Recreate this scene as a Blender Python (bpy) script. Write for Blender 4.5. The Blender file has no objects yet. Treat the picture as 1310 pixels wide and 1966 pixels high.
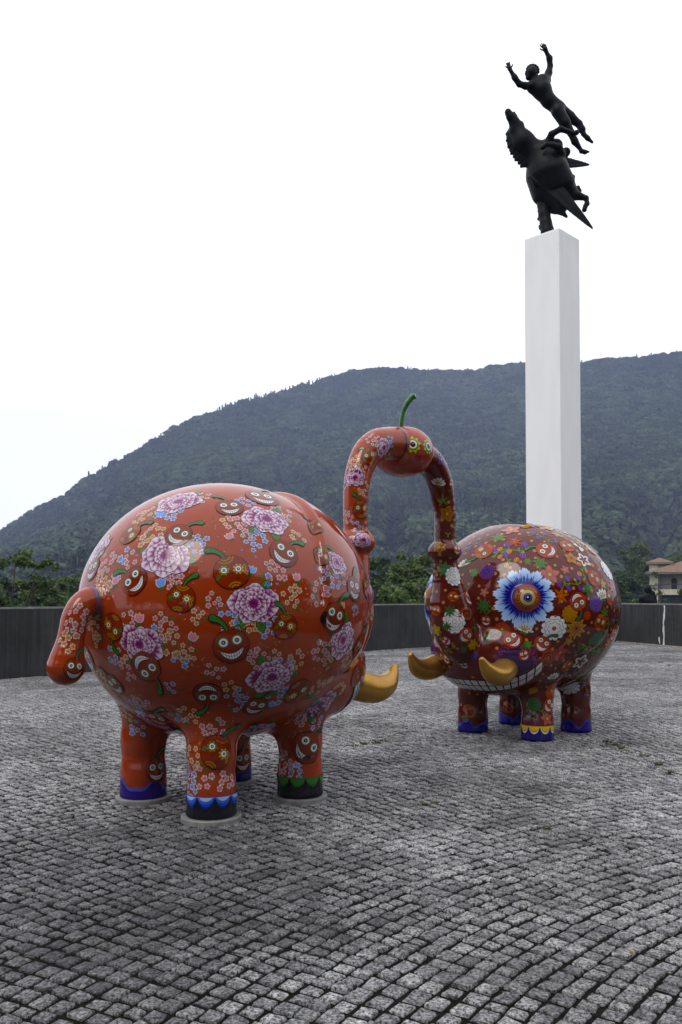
import bpy, bmesh, math, random
import numpy as np
from mathutils import Vector, Matrix

# ------------------------------------------------------------------ camera
scene = bpy.context.scene
FPX, CAMH, TILT = 1640.0, 1.5, math.radians(1.7)      # focal length in photo pixels, eye height, upward pitch
HORIZON = 1149.0
PCY = HORIZON - FPX * math.tan(TILT)                  # principal point row (lens shift)
cam = bpy.data.cameras.new('camera'); cam_ob = bpy.data.objects.new('camera', cam)
scene.collection.objects.link(cam_ob); scene.camera = cam_ob
cam.sensor_fit = 'VERTICAL'; cam.sensor_height = 36.0; cam.sensor_width = 24.0
cam.lens = FPX / 1966.0 * 36.0
cam.shift_y = (PCY - 983.0) / 1966.0
cam.clip_start = 0.05; cam.clip_end = 6000
cam_ob.location = (0, 0, CAMH); cam_ob.rotation_euler = (math.pi / 2 + TILT, 0, 0)

# ------------------------------------------------------------------ world: bright overcast
SUN_EL, SUN_AZ = math.radians(52), math.radians(215)  # high, from the left and a little behind the camera
world = bpy.data.worlds.new('World'); scene.world = world; world.use_nodes = True
wn, wl = world.node_tree.nodes, world.node_tree.links; wn.clear()
wo = wn.new('ShaderNodeOutputWorld'); bg = wn.new('ShaderNodeBackground'); bg.inputs['Strength'].default_value = 0.1
sky = wn.new('ShaderNodeTexSky'); sky.sky_type = 'NISHITA'; sky.sun_disc = False
sky.sun_elevation = SUN_EL; sky.sun_rotation = SUN_AZ; sky.dust_density = 6.0; sky.air_density = 1.5
tc = wn.new('ShaderNodeTexCoord'); mp = wn.new('ShaderNodeMapping'); mp.inputs['Scale'].default_value = (1.2, 1.2, 3.0)
cn = wn.new('ShaderNodeTexNoise'); cn.inputs['Scale'].default_value = 1.3; cn.inputs['Detail'].default_value = 5
cr = wn.new('ShaderNodeValToRGB')
cr.color_ramp.elements[0].position = 0.3; cr.color_ramp.elements[0].color = (12.8, 12.9, 13.3, 1)
cr.color_ramp.elements[1].position = 0.7; cr.color_ramp.elements[1].color = (14.1, 14.15, 14.3, 1)
mx = wn.new('ShaderNodeMixRGB'); mx.inputs['Fac'].default_value = 0.9
wl.new(tc.outputs['Generated'], mp.inputs['Vector']); wl.new(mp.outputs['Vector'], cn.inputs['Vector'])
wl.new(cn.outputs['Fac'], cr.inputs['Fac']); wl.new(sky.outputs['Color'], mx.inputs['Color1'])
wl.new(cr.outputs['Color'], mx.inputs['Color2']); wl.new(mx.outputs['Color'], bg.inputs['Color'])
wl.new(bg.outputs['Background'], wo.inputs['Surface'])
sun = bpy.data.lights.new('sun', 'SUN'); sun.energy = 0.9; sun.angle = math.radians(25); sun.color = (1, 0.97, 0.92)
sun_ob = bpy.data.objects.new('sun', sun); scene.collection.objects.link(sun_ob)
sdir = Vector((math.cos(SUN_EL) * math.sin(SUN_AZ), math.cos(SUN_EL) * math.cos(SUN_AZ), math.sin(SUN_EL)))
sun_ob.rotation_euler = sdir.to_track_quat('Z', 'Y').to_euler(); sun_ob.location = (0, 0, 60)
scene.view_settings.view_transform = 'Standard'; scene.view_settings.look = 'None'
scene.view_settings.exposure = 0.2; scene.view_settings.gamma = 1.0; scene.view_settings.use_curve_mapping = False
scene.cycles.use_denoising = True
scene.cycles.max_bounces = 8; scene.cycles.diffuse_bounces = 3; scene.cycles.glossy_bounces = 3
scene.cycles.volume_bounces = 0; scene.cycles.transparent_max_bounces = 8
scene.cycles.caustics_reflective = False; scene.cycles.caustics_refractive = False

# ------------------------------------------------------------------ helpers
COL = scene.collection
RNG = np.random.default_rng(7); random.seed(7)

def tag(o, label=None, cat=None, group=None, kind=None):
    if label: o['label'] = label
    if cat: o['category'] = cat
    if group: o['group'] = group
    if kind: o['kind'] = kind
    return o

def empty(name, loc=(0, 0, 0), rz=0.0):
    o = bpy.data.objects.new(name, None); COL.objects.link(o)
    o.location = loc; o.rotation_euler = (0, 0, rz); o.empty_display_size = 0.2
    return o

def mesh_data(name, v, f, mat=None, smooth=False, normals=None, colors=None, tone=None):
    me = bpy.data.meshes.new(name)
    v = np.asarray(v, dtype=np.float32)
    if isinstance(f, np.ndarray):
        n, k = f.shape
        me.vertices.add(len(v)); me.vertices.foreach_set('co', v.ravel())
        me.loops.add(n * k); me.loops.foreach_set('vertex_index', f.astype(np.int32).ravel())
        me.polygons.add(n); me.polygons.foreach_set('loop_start', np.arange(0, n * k, k, dtype=np.int32))
        me.polygons.foreach_set('loop_total', np.full(n, k, dtype=np.int32))
        me.update(calc_edges=True)
    else:
        me.from_pydata(v.tolist(), [], f); me.update()
    if smooth:
        me.polygons.foreach_set('use_smooth', np.ones(len(me.polygons), dtype=bool))
    if colors is not None:
        at = me.color_attributes.new('paint', 'FLOAT_COLOR', 'POINT')
        c = np.ones((len(v), 4), np.float32); c[:, :3] = colors; at.data.foreach_set('color', c.ravel())
    if tone is not None:
        at = me.attributes.new('tone', 'FLOAT', 'POINT'); at.data.foreach_set('value', np.asarray(tone, np.float32))
    if normals is not None:
        me.normals_split_custom_set_from_vertices(np.asarray(normals, np.float32).tolist())
    if mat: me.materials.append(mat)
    return me

def obj(name, me, parent=None, kind=None):
    o = bpy.data.objects.new(name, me); COL.objects.link(o)
    if parent: o.parent = parent
    if kind: o['kind'] = kind
    return o

def mk(name, v, f, mat, parent=None, smooth=False, kind=None, **k):
    return obj(name, mesh_data(name, v, f, mat, smooth, **k), parent, kind)

class MB:                                   # collects faces for one mesh
    def __init__(s): s.v, s.f = [], []
    def add(s, v, f):
        b = len(s.v); s.v += [tuple(p) for p in v]; s.f += [tuple(i + b for i in q) for q in f]
    def box(s, x0, x1, y0, y1, z0, z1):
        s.add([(x0, y0, z0), (x1, y0, z0), (x1, y1, z0), (x0, y1, z0), (x0, y0, z1), (x1, y0, z1), (x1, y1, z1), (x0, y1, z1)],
              [(3, 2, 1, 0), (4, 5, 6, 7), (0, 1, 5, 4), (1, 2, 6, 5), (2, 3, 7, 6), (3, 0, 4, 7)])
    def tube(s, pts, rad, n=8):
        pts = [Vector(p) for p in pts]; rings = []
        for i, p in enumerate(pts):
            d = (pts[min(i + 1, len(pts) - 1)] - pts[max(i - 1, 0)]).normalized()
            a = d.orthogonal().normalized(); b = d.cross(a)
            if i and rings:
                a = (pa - d * pa.dot(d)).normalized(); b = d.cross(a)
            pa = a
            rings.append([p + (a * math.cos(t) + b * math.sin(t)) * rad[i] for t in [2 * math.pi * k / n for k in range(n)]])
        b0 = len(s.v)
        for r in rings: s.v += [tuple(q) for q in r]
        for i in range(len(pts) - 1):
            for k in range(n):
                s.f.append((b0 + i * n + k, b0 + i * n + (k + 1) % n, b0 + (i + 1) * n + (k + 1) % n, b0 + (i + 1) * n + k))
        s.f.append(tuple(b0 + k for k in range(n))[::-1]); e = b0 + (len(pts) - 1) * n
        s.f.append(tuple(e + k for k in range(n)))
    def build(s, name, mat, parent=None, smooth=False, kind=None):
        return mk(name, s.v, s.f, mat, parent, smooth, kind)

def px_dir(x, y):
    u, v = (x - 655.0) / FPX, -(y - PCY) / FPX
    ct, st = math.cos(TILT), math.sin(TILT)
    d = np.array([u, ct - v * st, st + v * ct]); return d
def px_at(x, y, dist):                      # the point of a pixel's ray at forward distance dist
    d = px_dir(x, y); return np.array([0, 0, CAMH]) + d * (dist / d[1])
def px_ground(x, y):
    d = px_dir(x, y); return np.array([0, 0, CAMH]) + d * (-CAMH / d[2])

# ------------------------------------------------------------------ materials
def new_mat(name):
    m = bpy.data.materials.new(name); m.use_nodes = True
    return m, m.node_tree.nodes, m.node_tree.links, m.node_tree.nodes['Principled BSDF']

def simple(name, col, rough=0.6, metal=0.0, spec=0.5, noise=0.0, scale=8.0, bump=0.0, bscale=30.0, coat=0.0):
    m, n, l, b = new_mat(name)
    b.inputs['Roughness'].default_value = rough; b.inputs['Metallic'].default_value = metal
    b.inputs['Specular IOR Level'].default_value = spec; b.inputs['Base Color'].default_value = (*col, 1)
    b.inputs['Coat Weight'].default_value = coat
    geo = n.new('ShaderNodeNewGeometry')
    if noise:
        t = n.new('ShaderNodeTexNoise'); t.inputs['Scale'].default_value = scale; t.inputs['Detail'].default_value = 6
        r = n.new('ShaderNodeValToRGB')
        r.color_ramp.elements[0].position = 0.3; r.color_ramp.elements[1].position = 0.7
        r.color_ramp.elements[0].color = (*[c * (1 - noise) for c in col], 1)
        r.color_ramp.elements[1].color = (*[min(c * (1 + noise), 1) for c in col], 1)
        l.new(geo.outputs['Position'], t.inputs['Vector']); l.new(t.outputs['Fac'], r.inputs['Fac']); l.new(r.outputs['Color'], b.inputs['Base Color'])
    if bump:
        t2 = n.new('ShaderNodeTexNoise'); t2.inputs['Scale'].default_value = bscale; t2.inputs['Detail'].default_value = 5
        bp = n.new('ShaderNodeBump'); bp.inputs['Strength'].default_value = bump; bp.inputs['Distance'].default_value = 0.02
        l.new(geo.outputs['Position'], t2.inputs['Vector']); l.new(t2.outputs['Fac'], bp.inputs['Height']); l.new(bp.outputs['Normal'], b.inputs['Normal'])
    return m

def paint_mat(name, col=None):              # glossy enamel; paint colour from the mesh or one colour
    m, n, l, b = new_mat(name)
    b.inputs['Roughness'].default_value = 0.06; b.inputs['Specular IOR Level'].default_value = 0.48
    geo = n.new('ShaderNodeNewGeometry')
    t = n.new('ShaderNodeTexNoise'); t.inputs['Scale'].default_value = 1.6; t.inputs['Detail'].default_value = 5
    l.new(geo.outputs['Position'], t.inputs['Vector'])
    mr = n.new('ShaderNodeMapRange'); mr.inputs['To Min'].default_value = 0.03; mr.inputs['To Max'].default_value = 0.11
    l.new(t.outputs['Fac'], mr.inputs['Value']); l.new(mr.outputs['Result'], b.inputs['Roughness'])
    h = n.new('ShaderNodeHueSaturation'); h.inputs['Saturation'].default_value = 1.12 if col is None else 1.0
    mv = n.new('ShaderNodeMapRange'); mv.inputs['To Min'].default_value = 0.88; mv.inputs['To Max'].default_value = 1.1
    l.new(t.outputs['Fac'], mv.inputs['Value']); l.new(mv.outputs['Result'], h.inputs['Value'])
    if col is None:
        a = n.new('ShaderNodeAttribute'); a.attribute_name = 'paint'; l.new(a.outputs['Color'], h.inputs['Color'])
    else:
        h.inputs['Color'].default_value = (*col, 1)
    l.new(h.outputs['Color'], b.inputs['Base Color'])
    t2 = n.new('ShaderNodeTexNoise'); t2.inputs['Scale'].default_value = 5.0; t2.inputs['Detail'].default_value = 2
    l.new(geo.outputs['Position'], t2.inputs['Vector'])
    bp = n.new('ShaderNodeBump'); bp.inputs['Strength'].default_value = 0.12; bp.inputs['Distance'].default_value = 0.02
    l.new(t2.outputs['Fac'], bp.inputs['Height']); l.new(bp.outputs['Normal'], b.inputs['Normal'])
    return m

RED = (0.325, 0.038, 0.005); MAROON = (0.105, 0.0105, 0.005)
M_RED = paint_mat('red enamel', RED); M_MAROON = paint_mat('maroon enamel', MAROON)
M_PAINT = paint_mat('painted ornament'); M_CHERRY = paint_mat('cherry enamel', (0.36, 0.05, 0.03))
M_STEM = simple('stem green', (0.05, 0.17, 0.035), 0.25, noise=0.5, scale=25)
M_GOLD = simple('gold paint', (0.47, 0.25, 0.045), 0.3, metal=0.75, noise=0.25, scale=3)
M_BRONZE = simple('dark bronze', (0.0035, 0.0035, 0.0055), 0.45, metal=0.0, spec=0.13, noise=0.5, scale=6, bump=0.35, bscale=14)
M_PLATE = simple('plate grey', (0.24, 0.24, 0.235), 0.75, noise=0.25, scale=14, bump=0.3)
M_HOUSEWALL = simple('render cream', (0.47, 0.43, 0.34), 0.85, noise=0.15, scale=2)
M_DARK = simple('dark railing and shade', (0.03, 0.032, 0.036), 0.5, noise=0.3, scale=2)  # railings and posts, also the painted shade of the carport
M_GLASS = simple('window glass', (0.02, 0.025, 0.03), 0.08)
M_FASCIA = simple('fascia grey', (0.22, 0.21, 0.2), 0.6, noise=0.1)
M_BARK = simple('bark', (0.055, 0.042, 0.032), 0.9, noise=0.4, scale=10, bump=0.5, bscale=20)
M_EARTH = simple('joint earth', (0.011, 0.010, 0.008), 0.95, spec=0.04, noise=0.5, scale=25, bump=0.6, bscale=60)
M_LIME = simple('lime streak', (0.62, 0.62, 0.60), 0.9, noise=0.25, scale=20)
M_RUST = simple('pale base strip', (0.34, 0.30, 0.26), 0.8, noise=0.5, scale=6)

def roof_mat():
    m, n, l, b = new_mat('terracotta tiles'); b.inputs['Roughness'].default_value = 0.8
    geo = n.new('ShaderNodeNewGeometry'); w = n.new('ShaderNodeTexWave'); w.wave_type = 'BANDS'; w.bands_direction = 'Z'
    w.inputs['Scale'].default_value = 3.0; w.inputs['Distortion'].default_value = 1.5
    t = n.new('ShaderNodeTexNoise'); t.inputs['Scale'].default_value = 2.5; t.inputs['Detail'].default_value = 8
    r = n.new('ShaderNodeValToRGB'); r.color_ramp.elements[0].color = (0.11, 0.06, 0.036, 1); r.color_ramp.elements[1].color = (0.24, 0.135, 0.080, 1)
    r.color_ramp.elements[0].position = 0.3; r.color_ramp.elements[1].position = 0.75
    bp = n.new('ShaderNodeBump'); bp.inputs['Distance'].default_value = 0.06; bp.inputs['Strength'].default_value = 0.7
    l.new(geo.outputs['Position'], w.inputs['Vector']); l.new(geo.outputs['Position'], t.inputs['Vector'])
    l.new(t.outputs['Fac'], r.inputs['Fac']); l.new(r.outputs['Color'], b.inputs['Base Color'])
    l.new(w.outputs['Fac'], bp.inputs['Height']); l.new(bp.outputs['Normal'], b.inputs['Normal'])
    return m
M_ROOF = roof_mat()

def leaf_mat(name, c0, c1, scale=1.2, trans=0.25):
    m, n, l, b = new_mat(name); b.inputs['Roughness'].default_value = 0.6; b.inputs['Specular IOR Level'].default_value = 0.25
    geo = n.new('ShaderNodeNewGeometry'); t = n.new('ShaderNodeTexNoise'); t.inputs['Scale'].default_value = scale; t.inputs['Detail'].default_value = 4
    r = n.new('ShaderNodeValToRGB'); r.color_ramp.elements[0].position = 0.32; r.color_ramp.elements[1].position = 0.68
    r.color_ramp.elements[0].color = (*c0, 1); r.color_ramp.elements[1].color = (*c1, 1)
    l.new(geo.outputs['Position'], t.inputs['Vector'])
    hs = n.new('ShaderNodeHueSaturation'); mr = n.new('ShaderNodeMapRange'); mr.inputs['To Min'].default_value = 0.6; mr.inputs['To Max'].default_value = 1.4
    l.new(geo.outputs['Random Per Island'], mr.inputs['Value']); l.new(mr.outputs['Result'], hs.inputs['Value'])
    l.new(t.outputs['Fac'], r.inputs['Fac']); l.new(r.outputs['Color'], hs.inputs['Color']); l.new(hs.outputs['Color'], b.inputs['Base Color'])
    tr = n.new('ShaderNodeBsdfTranslucent'); ms = n.new('ShaderNodeMixShader'); ms.inputs['Fac'].default_value = trans
    l.new(hs.outputs['Color'], tr.inputs['Color']); l.new(b.outputs['BSDF'], ms.inputs[1]); l.new(tr.outputs['BSDF'], ms.inputs[2])
    l.new(ms.outputs['Shader'], n['Material Output'].inputs['Surface'])
    return m
M_LEAF = leaf_mat('leaves mid green', (0.040, 0.075, 0.018), (0.105, 0.155, 0.038))
M_LEAF_D = leaf_mat('leaves dark green', (0.020, 0.042, 0.014), (0.050, 0.088, 0.024))
M_LEAF_B = leaf_mat('leaves bright green', (0.07, 0.13, 0.025), (0.14, 0.22, 0.05))
M_WEED = leaf_mat('weed green', (0.04, 0.06, 0.02), (0.09, 0.11, 0.03), 6)

def forest_mat():
    m, n, l, b = new_mat('mountain forest'); b.inputs['Roughness'].default_value = 0.9; b.inputs['Specular IOR Level'].default_value = 0.1
    oi = n.new('ShaderNodeObjectInfo'); geo = n.new('ShaderNodeNewGeometry')
    t = n.new('ShaderNodeTexNoise'); t.inputs['Scale'].default_value = 0.9; t.inputs['Detail'].default_value = 3
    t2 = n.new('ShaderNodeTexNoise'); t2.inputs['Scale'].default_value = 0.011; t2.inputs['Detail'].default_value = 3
    l.new(geo.outputs['Position'], t.inputs['Vector']); l.new(geo.outputs['Position'], t2.inputs['Vector'])
    ad = n.new('ShaderNodeMath'); ad.operation = 'MULTIPLY_ADD'; ad.inputs[1].default_value = 0.5
    l.new(oi.outputs['Random'], ad.inputs[0]); 
    ad2 = n.new('ShaderNodeMath'); ad2.operation = 'MULTIPLY_ADD'; ad2.inputs[1].default_value = 0.6; ad2.inputs[2].default_value = -0.05
    l.new(t.outputs['Fac'], ad2.inputs[0]); l.new(ad2.outputs[0], ad.inputs[2])
    r = n.new('ShaderNodeValToRGB'); r.color_ramp.elements[0].color = (0.003, 0.008, 0.006, 1); r.color_ramp.elements[1].color = (0.085, 0.122, 0.068, 1)
    r.color_ramp.elements[0].position = 0.15; r.color_ramp.elements[1].position = 0.85
    l.new(ad.outputs[0], r.inputs['Fac'])
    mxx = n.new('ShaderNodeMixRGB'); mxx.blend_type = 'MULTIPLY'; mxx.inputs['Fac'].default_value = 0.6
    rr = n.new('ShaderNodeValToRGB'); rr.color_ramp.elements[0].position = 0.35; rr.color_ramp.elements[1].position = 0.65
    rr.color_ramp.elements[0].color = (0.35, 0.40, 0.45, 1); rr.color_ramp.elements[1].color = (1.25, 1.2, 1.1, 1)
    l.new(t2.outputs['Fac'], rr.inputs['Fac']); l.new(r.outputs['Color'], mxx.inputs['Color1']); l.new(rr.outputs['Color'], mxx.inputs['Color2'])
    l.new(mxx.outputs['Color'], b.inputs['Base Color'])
    return m
M_FOREST = forest_mat()
M_TERRAIN = simple('forest floor', (0.025, 0.038, 0.016), 0.95, noise=0.4, scale=0.08)

def stone_mat(textured_sheet=False):
    m, n, l, b = new_mat('granite setts far' if textured_sheet else 'granite setts')
    geo = n.new('ShaderNodeNewGeometry')
    def noise(sc, det, rough=0.6):
        t = n.new('ShaderNodeTexNoise'); t.inputs['Scale'].default_value = sc; t.inputs['Detail'].default_value = det
        t.inputs['Roughness'].default_value = rough; l.new(geo.outputs['Position'], t.inputs['Vector']); return t
    def ramp(src, p0, c0, p1, c1):
        r = n.new('ShaderNodeValToRGB'); r.color_ramp.elements[0].position = p0; r.color_ramp.elements[1].position = p1
        r.color_ramp.elements[0].color = (*c0, 1); r.color_ramp.elements[1].color = (*c1, 1); l.new(src, r.inputs['Fac']); return r
    def mul(a, bb, f=1.0):
        x = n.new('ShaderNodeMixRGB'); x.blend_type = 'MULTIPLY'; x.inputs['Fac'].default_value = f
        l.new(a, x.inputs['Color1']); l.new(bb, x.inputs['Color2']); return x.outputs['Color']
    fine = ramp(noise(70, 5, 0.8).outputs['Fac'], 0.41, (0.026, 0.026, 0.026), 0.60, (0.60, 0.60, 0.60))
    mid = ramp(noise(21, 4).outputs['Fac'], 0.30, (0.55, 0.55, 0.56), 0.62, (1.0, 1.0, 1.0))
    big = ramp(noise(0.55, 5, 0.65).outputs['Fac'], 0.36, (0.48, 0.47, 0.47), 0.58, (1.06, 1.06, 1.08))
    c = mul(mul(fine.outputs['Color'], mid.outputs['Color']), big.outputs['Color'])
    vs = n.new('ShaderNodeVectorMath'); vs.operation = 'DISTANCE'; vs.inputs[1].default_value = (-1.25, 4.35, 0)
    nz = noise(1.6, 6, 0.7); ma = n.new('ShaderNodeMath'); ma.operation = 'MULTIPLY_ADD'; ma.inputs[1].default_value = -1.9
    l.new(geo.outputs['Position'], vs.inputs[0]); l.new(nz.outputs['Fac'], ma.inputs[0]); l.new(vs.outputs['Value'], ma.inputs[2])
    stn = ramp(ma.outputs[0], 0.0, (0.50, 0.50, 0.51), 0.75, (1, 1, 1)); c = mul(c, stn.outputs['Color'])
    at = n.new('ShaderNodeAttribute'); at.attribute_name = 'tone'
    tr = ramp(at.outputs['Fac'], 0.0, (0.68, 0.68, 0.70), 1.0, (1.35, 1.34, 1.32))
    if not textured_sheet: c = mul(c, tr.outputs['Color'])
    l.new(c, b.inputs['Base Color'])
    b.inputs['Roughness'].default_value = 0.62; b.inputs['Specular IOR Level'].default_value = 0.22
    bp = n.new('ShaderNodeBump'); bp.inputs['Strength'].default_value = 0.6; bp.inputs['Distance'].default_value = 0.006
    l.new(noise(60, 5, 0.7).outputs['Fac'], bp.inputs['Height']); l.new(bp.outputs['Normal'], b.inputs['Normal'])
    return m
M_STONE = stone_mat()

def wall_mat():
    m, n, l, b = new_mat('board marked concrete'); b.inputs['Roughness'].default_value = 0.85; b.inputs['Specular IOR Level'].default_value = 0.15
    at = n.new('ShaderNodeAttribute'); at.attribute_name = 'run'
    geo = n.new('ShaderNodeNewGeometry'); sp = n.new('ShaderNodeSeparateXYZ'); l.new(geo.outputs['Position'], sp.inputs['Vector'])
    cb = n.new('ShaderNodeCombineXYZ'); l.new(at.outputs['Fac'], cb.inputs['X']); l.new(sp.outputs['Z'], cb.inputs['Z'])
    def noise(sc, sx, sz, det):
        mp = n.new('ShaderNodeMapping'); mp.inputs['Scale'].default_value = (sx, 1, sz); l.new(cb.outputs['Vector'], mp.inputs['Vector'])
        t = n.new('ShaderNodeTexNoise'); t.inputs['Scale'].default_value = sc; t.inputs['Detail'].default_value = det; t.inputs['Roughness'].default_value = 0.65
        l.new(mp.outputs['Vector'], t.inputs['Vector']); return t
    st = noise(11.0, 1.6, 0.05, 7); bl = noise(1.1, 1, 1.0, 6); ds = noise(30, 1, 0.15, 3)
    def ramp(src, p0, c0, p1, c1):
        r = n.new('ShaderNodeValToRGB'); r.color_ramp.elements[0].position = p0; r.color_ramp.elements[1].position = p1
        r.color_ramp.elements[0].color = (*[c0] * 3, 1); r.color_ramp.elements[1].color = (*[c1] * 3, 1); l.new(src, r.inputs['Fac']); return r
    a = ramp(st.outputs['Fac'], 0.30, 0.026, 0.80, 0.070); c = ramp(bl.outputs['Fac'], 0.3, 0.6, 0.7, 1.25)
    x = n.new('ShaderNodeMixRGB'); x.blend_type = 'MULTIPLY'; x.inputs['Fac'].default_value = 1
    l.new(a.outputs['Color'], x.inputs['Color1']); l.new(c.outputs['Color'], x.inputs['Color2'])
    l.new(x.outputs['Color'], b.inputs['Base Color'])
    bp = n.new('ShaderNodeBump'); bp.inputs['Strength'].default_value = 0.2; bp.inputs['Distance'].default_value = 0.012
    l.new(ds.outputs['Fac'], bp.inputs['Height']); l.new(bp.outputs['Normal'], b.inputs['Normal'])
    return m
M_WALL = wall_mat()
M_CAP = simple('wall top concrete', (0.20, 0.20, 0.19), 0.85, noise=0.35, scale=4, bump=0.3)

def pillar_mat():
    m, n, l, b = new_mat('white pillar'); b.inputs['Roughness'].default_value = 0.7
    geo = n.new('ShaderNodeNewGeometry'); mp = n.new('ShaderNodeMapping'); mp.inputs['Scale'].default_value = (1, 1, 0.25)
    t = n.new('ShaderNodeTexNoise'); t.inputs['Scale'].default_value = 3.5; t.inputs['Detail'].default_value = 7
    r = n.new('ShaderNodeValToRGB'); r.color_ramp.elements[0].color = (0.84, 0.84, 0.85, 1); r.color_ramp.elements[1].color = (0.90, 0.90, 0.90, 1)
    r.color_ramp.elements[0].position = 0.25; r.color_ramp.elements[1].position = 0.6
    l.new(geo.outputs['Position'], mp.inputs['Vector']); l.new(mp.outputs['Vector'], t.inputs['Vector'])
    l.new(t.outputs['Fac'], r.inputs['Fac']); l.new(r.outputs['Color'], b.inputs['Base Color'])
    return m
M_PILLAR = pillar_mat()

# ------------------------------------------------------------------ signed distance modelling
def smin(a, b, k):
    h = np.clip(0.5 + 0.5 * (b - a) / k, 0, 1); return b + (a - b) * h - k * h * (1 - h)
def smax(a, b, k): return -smin(-a, -b, k)
def ell(p, c, r):
    q = (p - np.array(c, np.float32)); r = np.array(r, np.float32)
    k0 = np.sqrt(((q / r) ** 2).sum(-1)) + 1e-9; k1 = np.sqrt(((q / (r * r)) ** 2).sum(-1)) + 1e-9
    return k0 * (k0 - 1) / k1
def cone(p, a, b, ra, rb):
    a = np.array(a, np.float32); b = np.array(b, np.float32); ab = b - a
    t = np.clip(((p - a) @ ab) / max(float(ab @ ab), 1e-9), 0, 1)
    q = p - a - t[..., None] * ab
    return np.sqrt((q * q).sum(-1)) - (ra + (rb - ra) * t)
def chain(p, pts, rs, k=0.02):
    d = None
    for i in range(len(pts) - 1):
        e = cone(p, pts[i], pts[i + 1], rs[i], rs[i + 1]); d = e if d is None else smin(d, e, k)
    return d

def bspline(pts, rs, n=18):                  # smooth centre line and radii through the control points
    Q = np.c_[np.array(pts, float), np.array(rs, float)]; P = np.vstack([2 * Q[0] - Q[1], Q, 2 * Q[-1] - Q[-2]]); m = len(Q) - 1; out = []
    for u in np.linspace(0, m, n):
        i = min(int(u), m - 1); t = u - i; a, b, c, d = P[i], P[i + 1], P[i + 2], P[i + 3]
        out.append(.5 * (2 * b + (c - a) * t + (2 * a - 5 * b + 4 * c - d) * t * t + (3 * b - a - 3 * c + d) * t ** 3))
    out = np.array(out); return [tuple(o[:3]) for o in out], [float(o[3]) for o in out]
def boxed(f, lo, hi, p, pad=.32, far=.26):    # evaluates f only near its box
    m = ((p > np.array(lo, np.float32) - pad) & (p < np.array(hi, np.float32) + pad)).all(-1)
    d = np.full(p.shape[:-1], far, np.float32)
    if m.any(): d[m] = f(p[m])
    return d

def surface_net(sdf, lo, hi, h, newton=3):
    lo = np.array(lo, float); B = 8
    n = np.ceil((np.array(hi) - lo) / h / B).astype(int) * B + 1
    nb = (n - 1) // B
    g = np.stack(np.meshgrid(*[np.arange(k) for k in nb], indexing='ij'), -1).reshape(-1, 3)
    cen = (lo + (g + 0.5) * B * h).astype(np.float32)
    dc = sdf(cen); val = np.ones(n, np.float32)
    off = np.stack(np.meshgrid(*[np.arange(B + 1)] * 3, indexing='ij'), -1).reshape(-1, 3)
    near = np.abs(dc) < B * h * 0.87 * 1.6 + 0.01
    for q in g[(~near) & (dc < 0)]: val[q[0] * B:q[0] * B + B + 1, q[1] * B:q[1] * B + B + 1, q[2] * B:q[2] * B + B + 1] = -1
    gn = g[near]
    for s in range(0, len(gn), 400):
        ii = (gn[s:s + 400][:, None, :] * B + off[None]).reshape(-1, 3)
        val[ii[:, 0], ii[:, 1], ii[:, 2]] = sdf((lo + ii * h).astype(np.float32))
    ins = val < 0
    cs = sum(ins[i:n[0] - 1 + i, j:n[1] - 1 + j, k:n[2] - 1 + k].astype(np.int8) for i in (0, 1) for j in (0, 1) for k in (0, 1))
    act = (cs > 0) & (cs < 8); idx = np.full(act.shape, -1, np.int64); cells = np.argwhere(act); idx[act] = np.arange(len(cells))
    acc = np.zeros((len(cells), 3)); cnt = np.zeros(len(cells))
    cor = [(i, j, k) for i in (0, 1) for j in (0, 1) for k in (0, 1)]
    for a in cor:
        for ax in range(3):
            if a[ax]: continue
            b = list(a); b[ax] = 1
            va = val[cells[:, 0] + a[0], cells[:, 1] + a[1], cells[:, 2] + a[2]]; vb = val[cells[:, 0] + b[0], cells[:, 1] + b[1], cells[:, 2] + b[2]]
            m = (va < 0) != (vb < 0); t = np.where(m, va / np.where(m, va - vb, 1), 0)
            p = np.tile(np.array(a, float), (len(cells), 1)); p[:, ax] = t
            acc += p * m[:, None]; cnt += m
    v = lo + (cells + acc / cnt[:, None]) * h
    faces = []
    for ax in range(3):
        o1, o2 = [(1, 2), (2, 0), (0, 1)][ax]
        sl0 = [slice(None)] * 3; sl1 = [slice(None)] * 3; sl0[ax] = slice(0, -1); sl1[ax] = slice(1, None)
        a, b = ins[tuple(sl0)], ins[tuple(sl1)]
        e = np.argwhere(a != b)
        e = e[(e[:, o1] > 0) & (e[:, o2] > 0) & (e[:, o1] < n[o1] - 1) & (e[:, o2] < n[o2] - 1)]
        flip = b[e[:, 0], e[:, 1], e[:, 2]]
        q = []
        for d1, d2 in ((1, 1), (0, 1), (0, 0), (1, 0)):
            c = e.copy(); c[:, o1] -= d1; c[:, o2] -= d2; q.append(idx[c[:, 0], c[:, 1], c[:, 2]])
        q = np.stack(q, 1); q[flip] = q[flip][:, ::-1]; faces.append(q)
    f = np.concatenate(faces); f = f[(f >= 0).all(1)]
    v, nr = project(sdf, v, newton, h * 0.6)
    return v, f, nr

TET = np.array([(1, -1, -1), (-1, -1, 1), (-1, 1, -1), (1, 1, 1)], np.float32)
def grad(sdf, p, e=0.003):
    g = np.zeros_like(p)
    for t in TET: g += t * sdf(p + t * e)[:, None]
    return g / (4 * e)
def project(sdf, v, it=3, lim=1.0):
    v = np.asarray(v, np.float32)
    for _ in range(it):
        g = grad(sdf, v); d = sdf(v); gg = (g * g).sum(-1) + 1e-6
        st = np.clip(d / np.sqrt(gg), -lim, lim); v = v - (st / np.sqrt(gg))[:, None] * g
    g = grad(sdf, v, 0.006)
    return v, g / (np.linalg.norm(g, axis=1, keepdims=True) + 1e-9)

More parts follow.
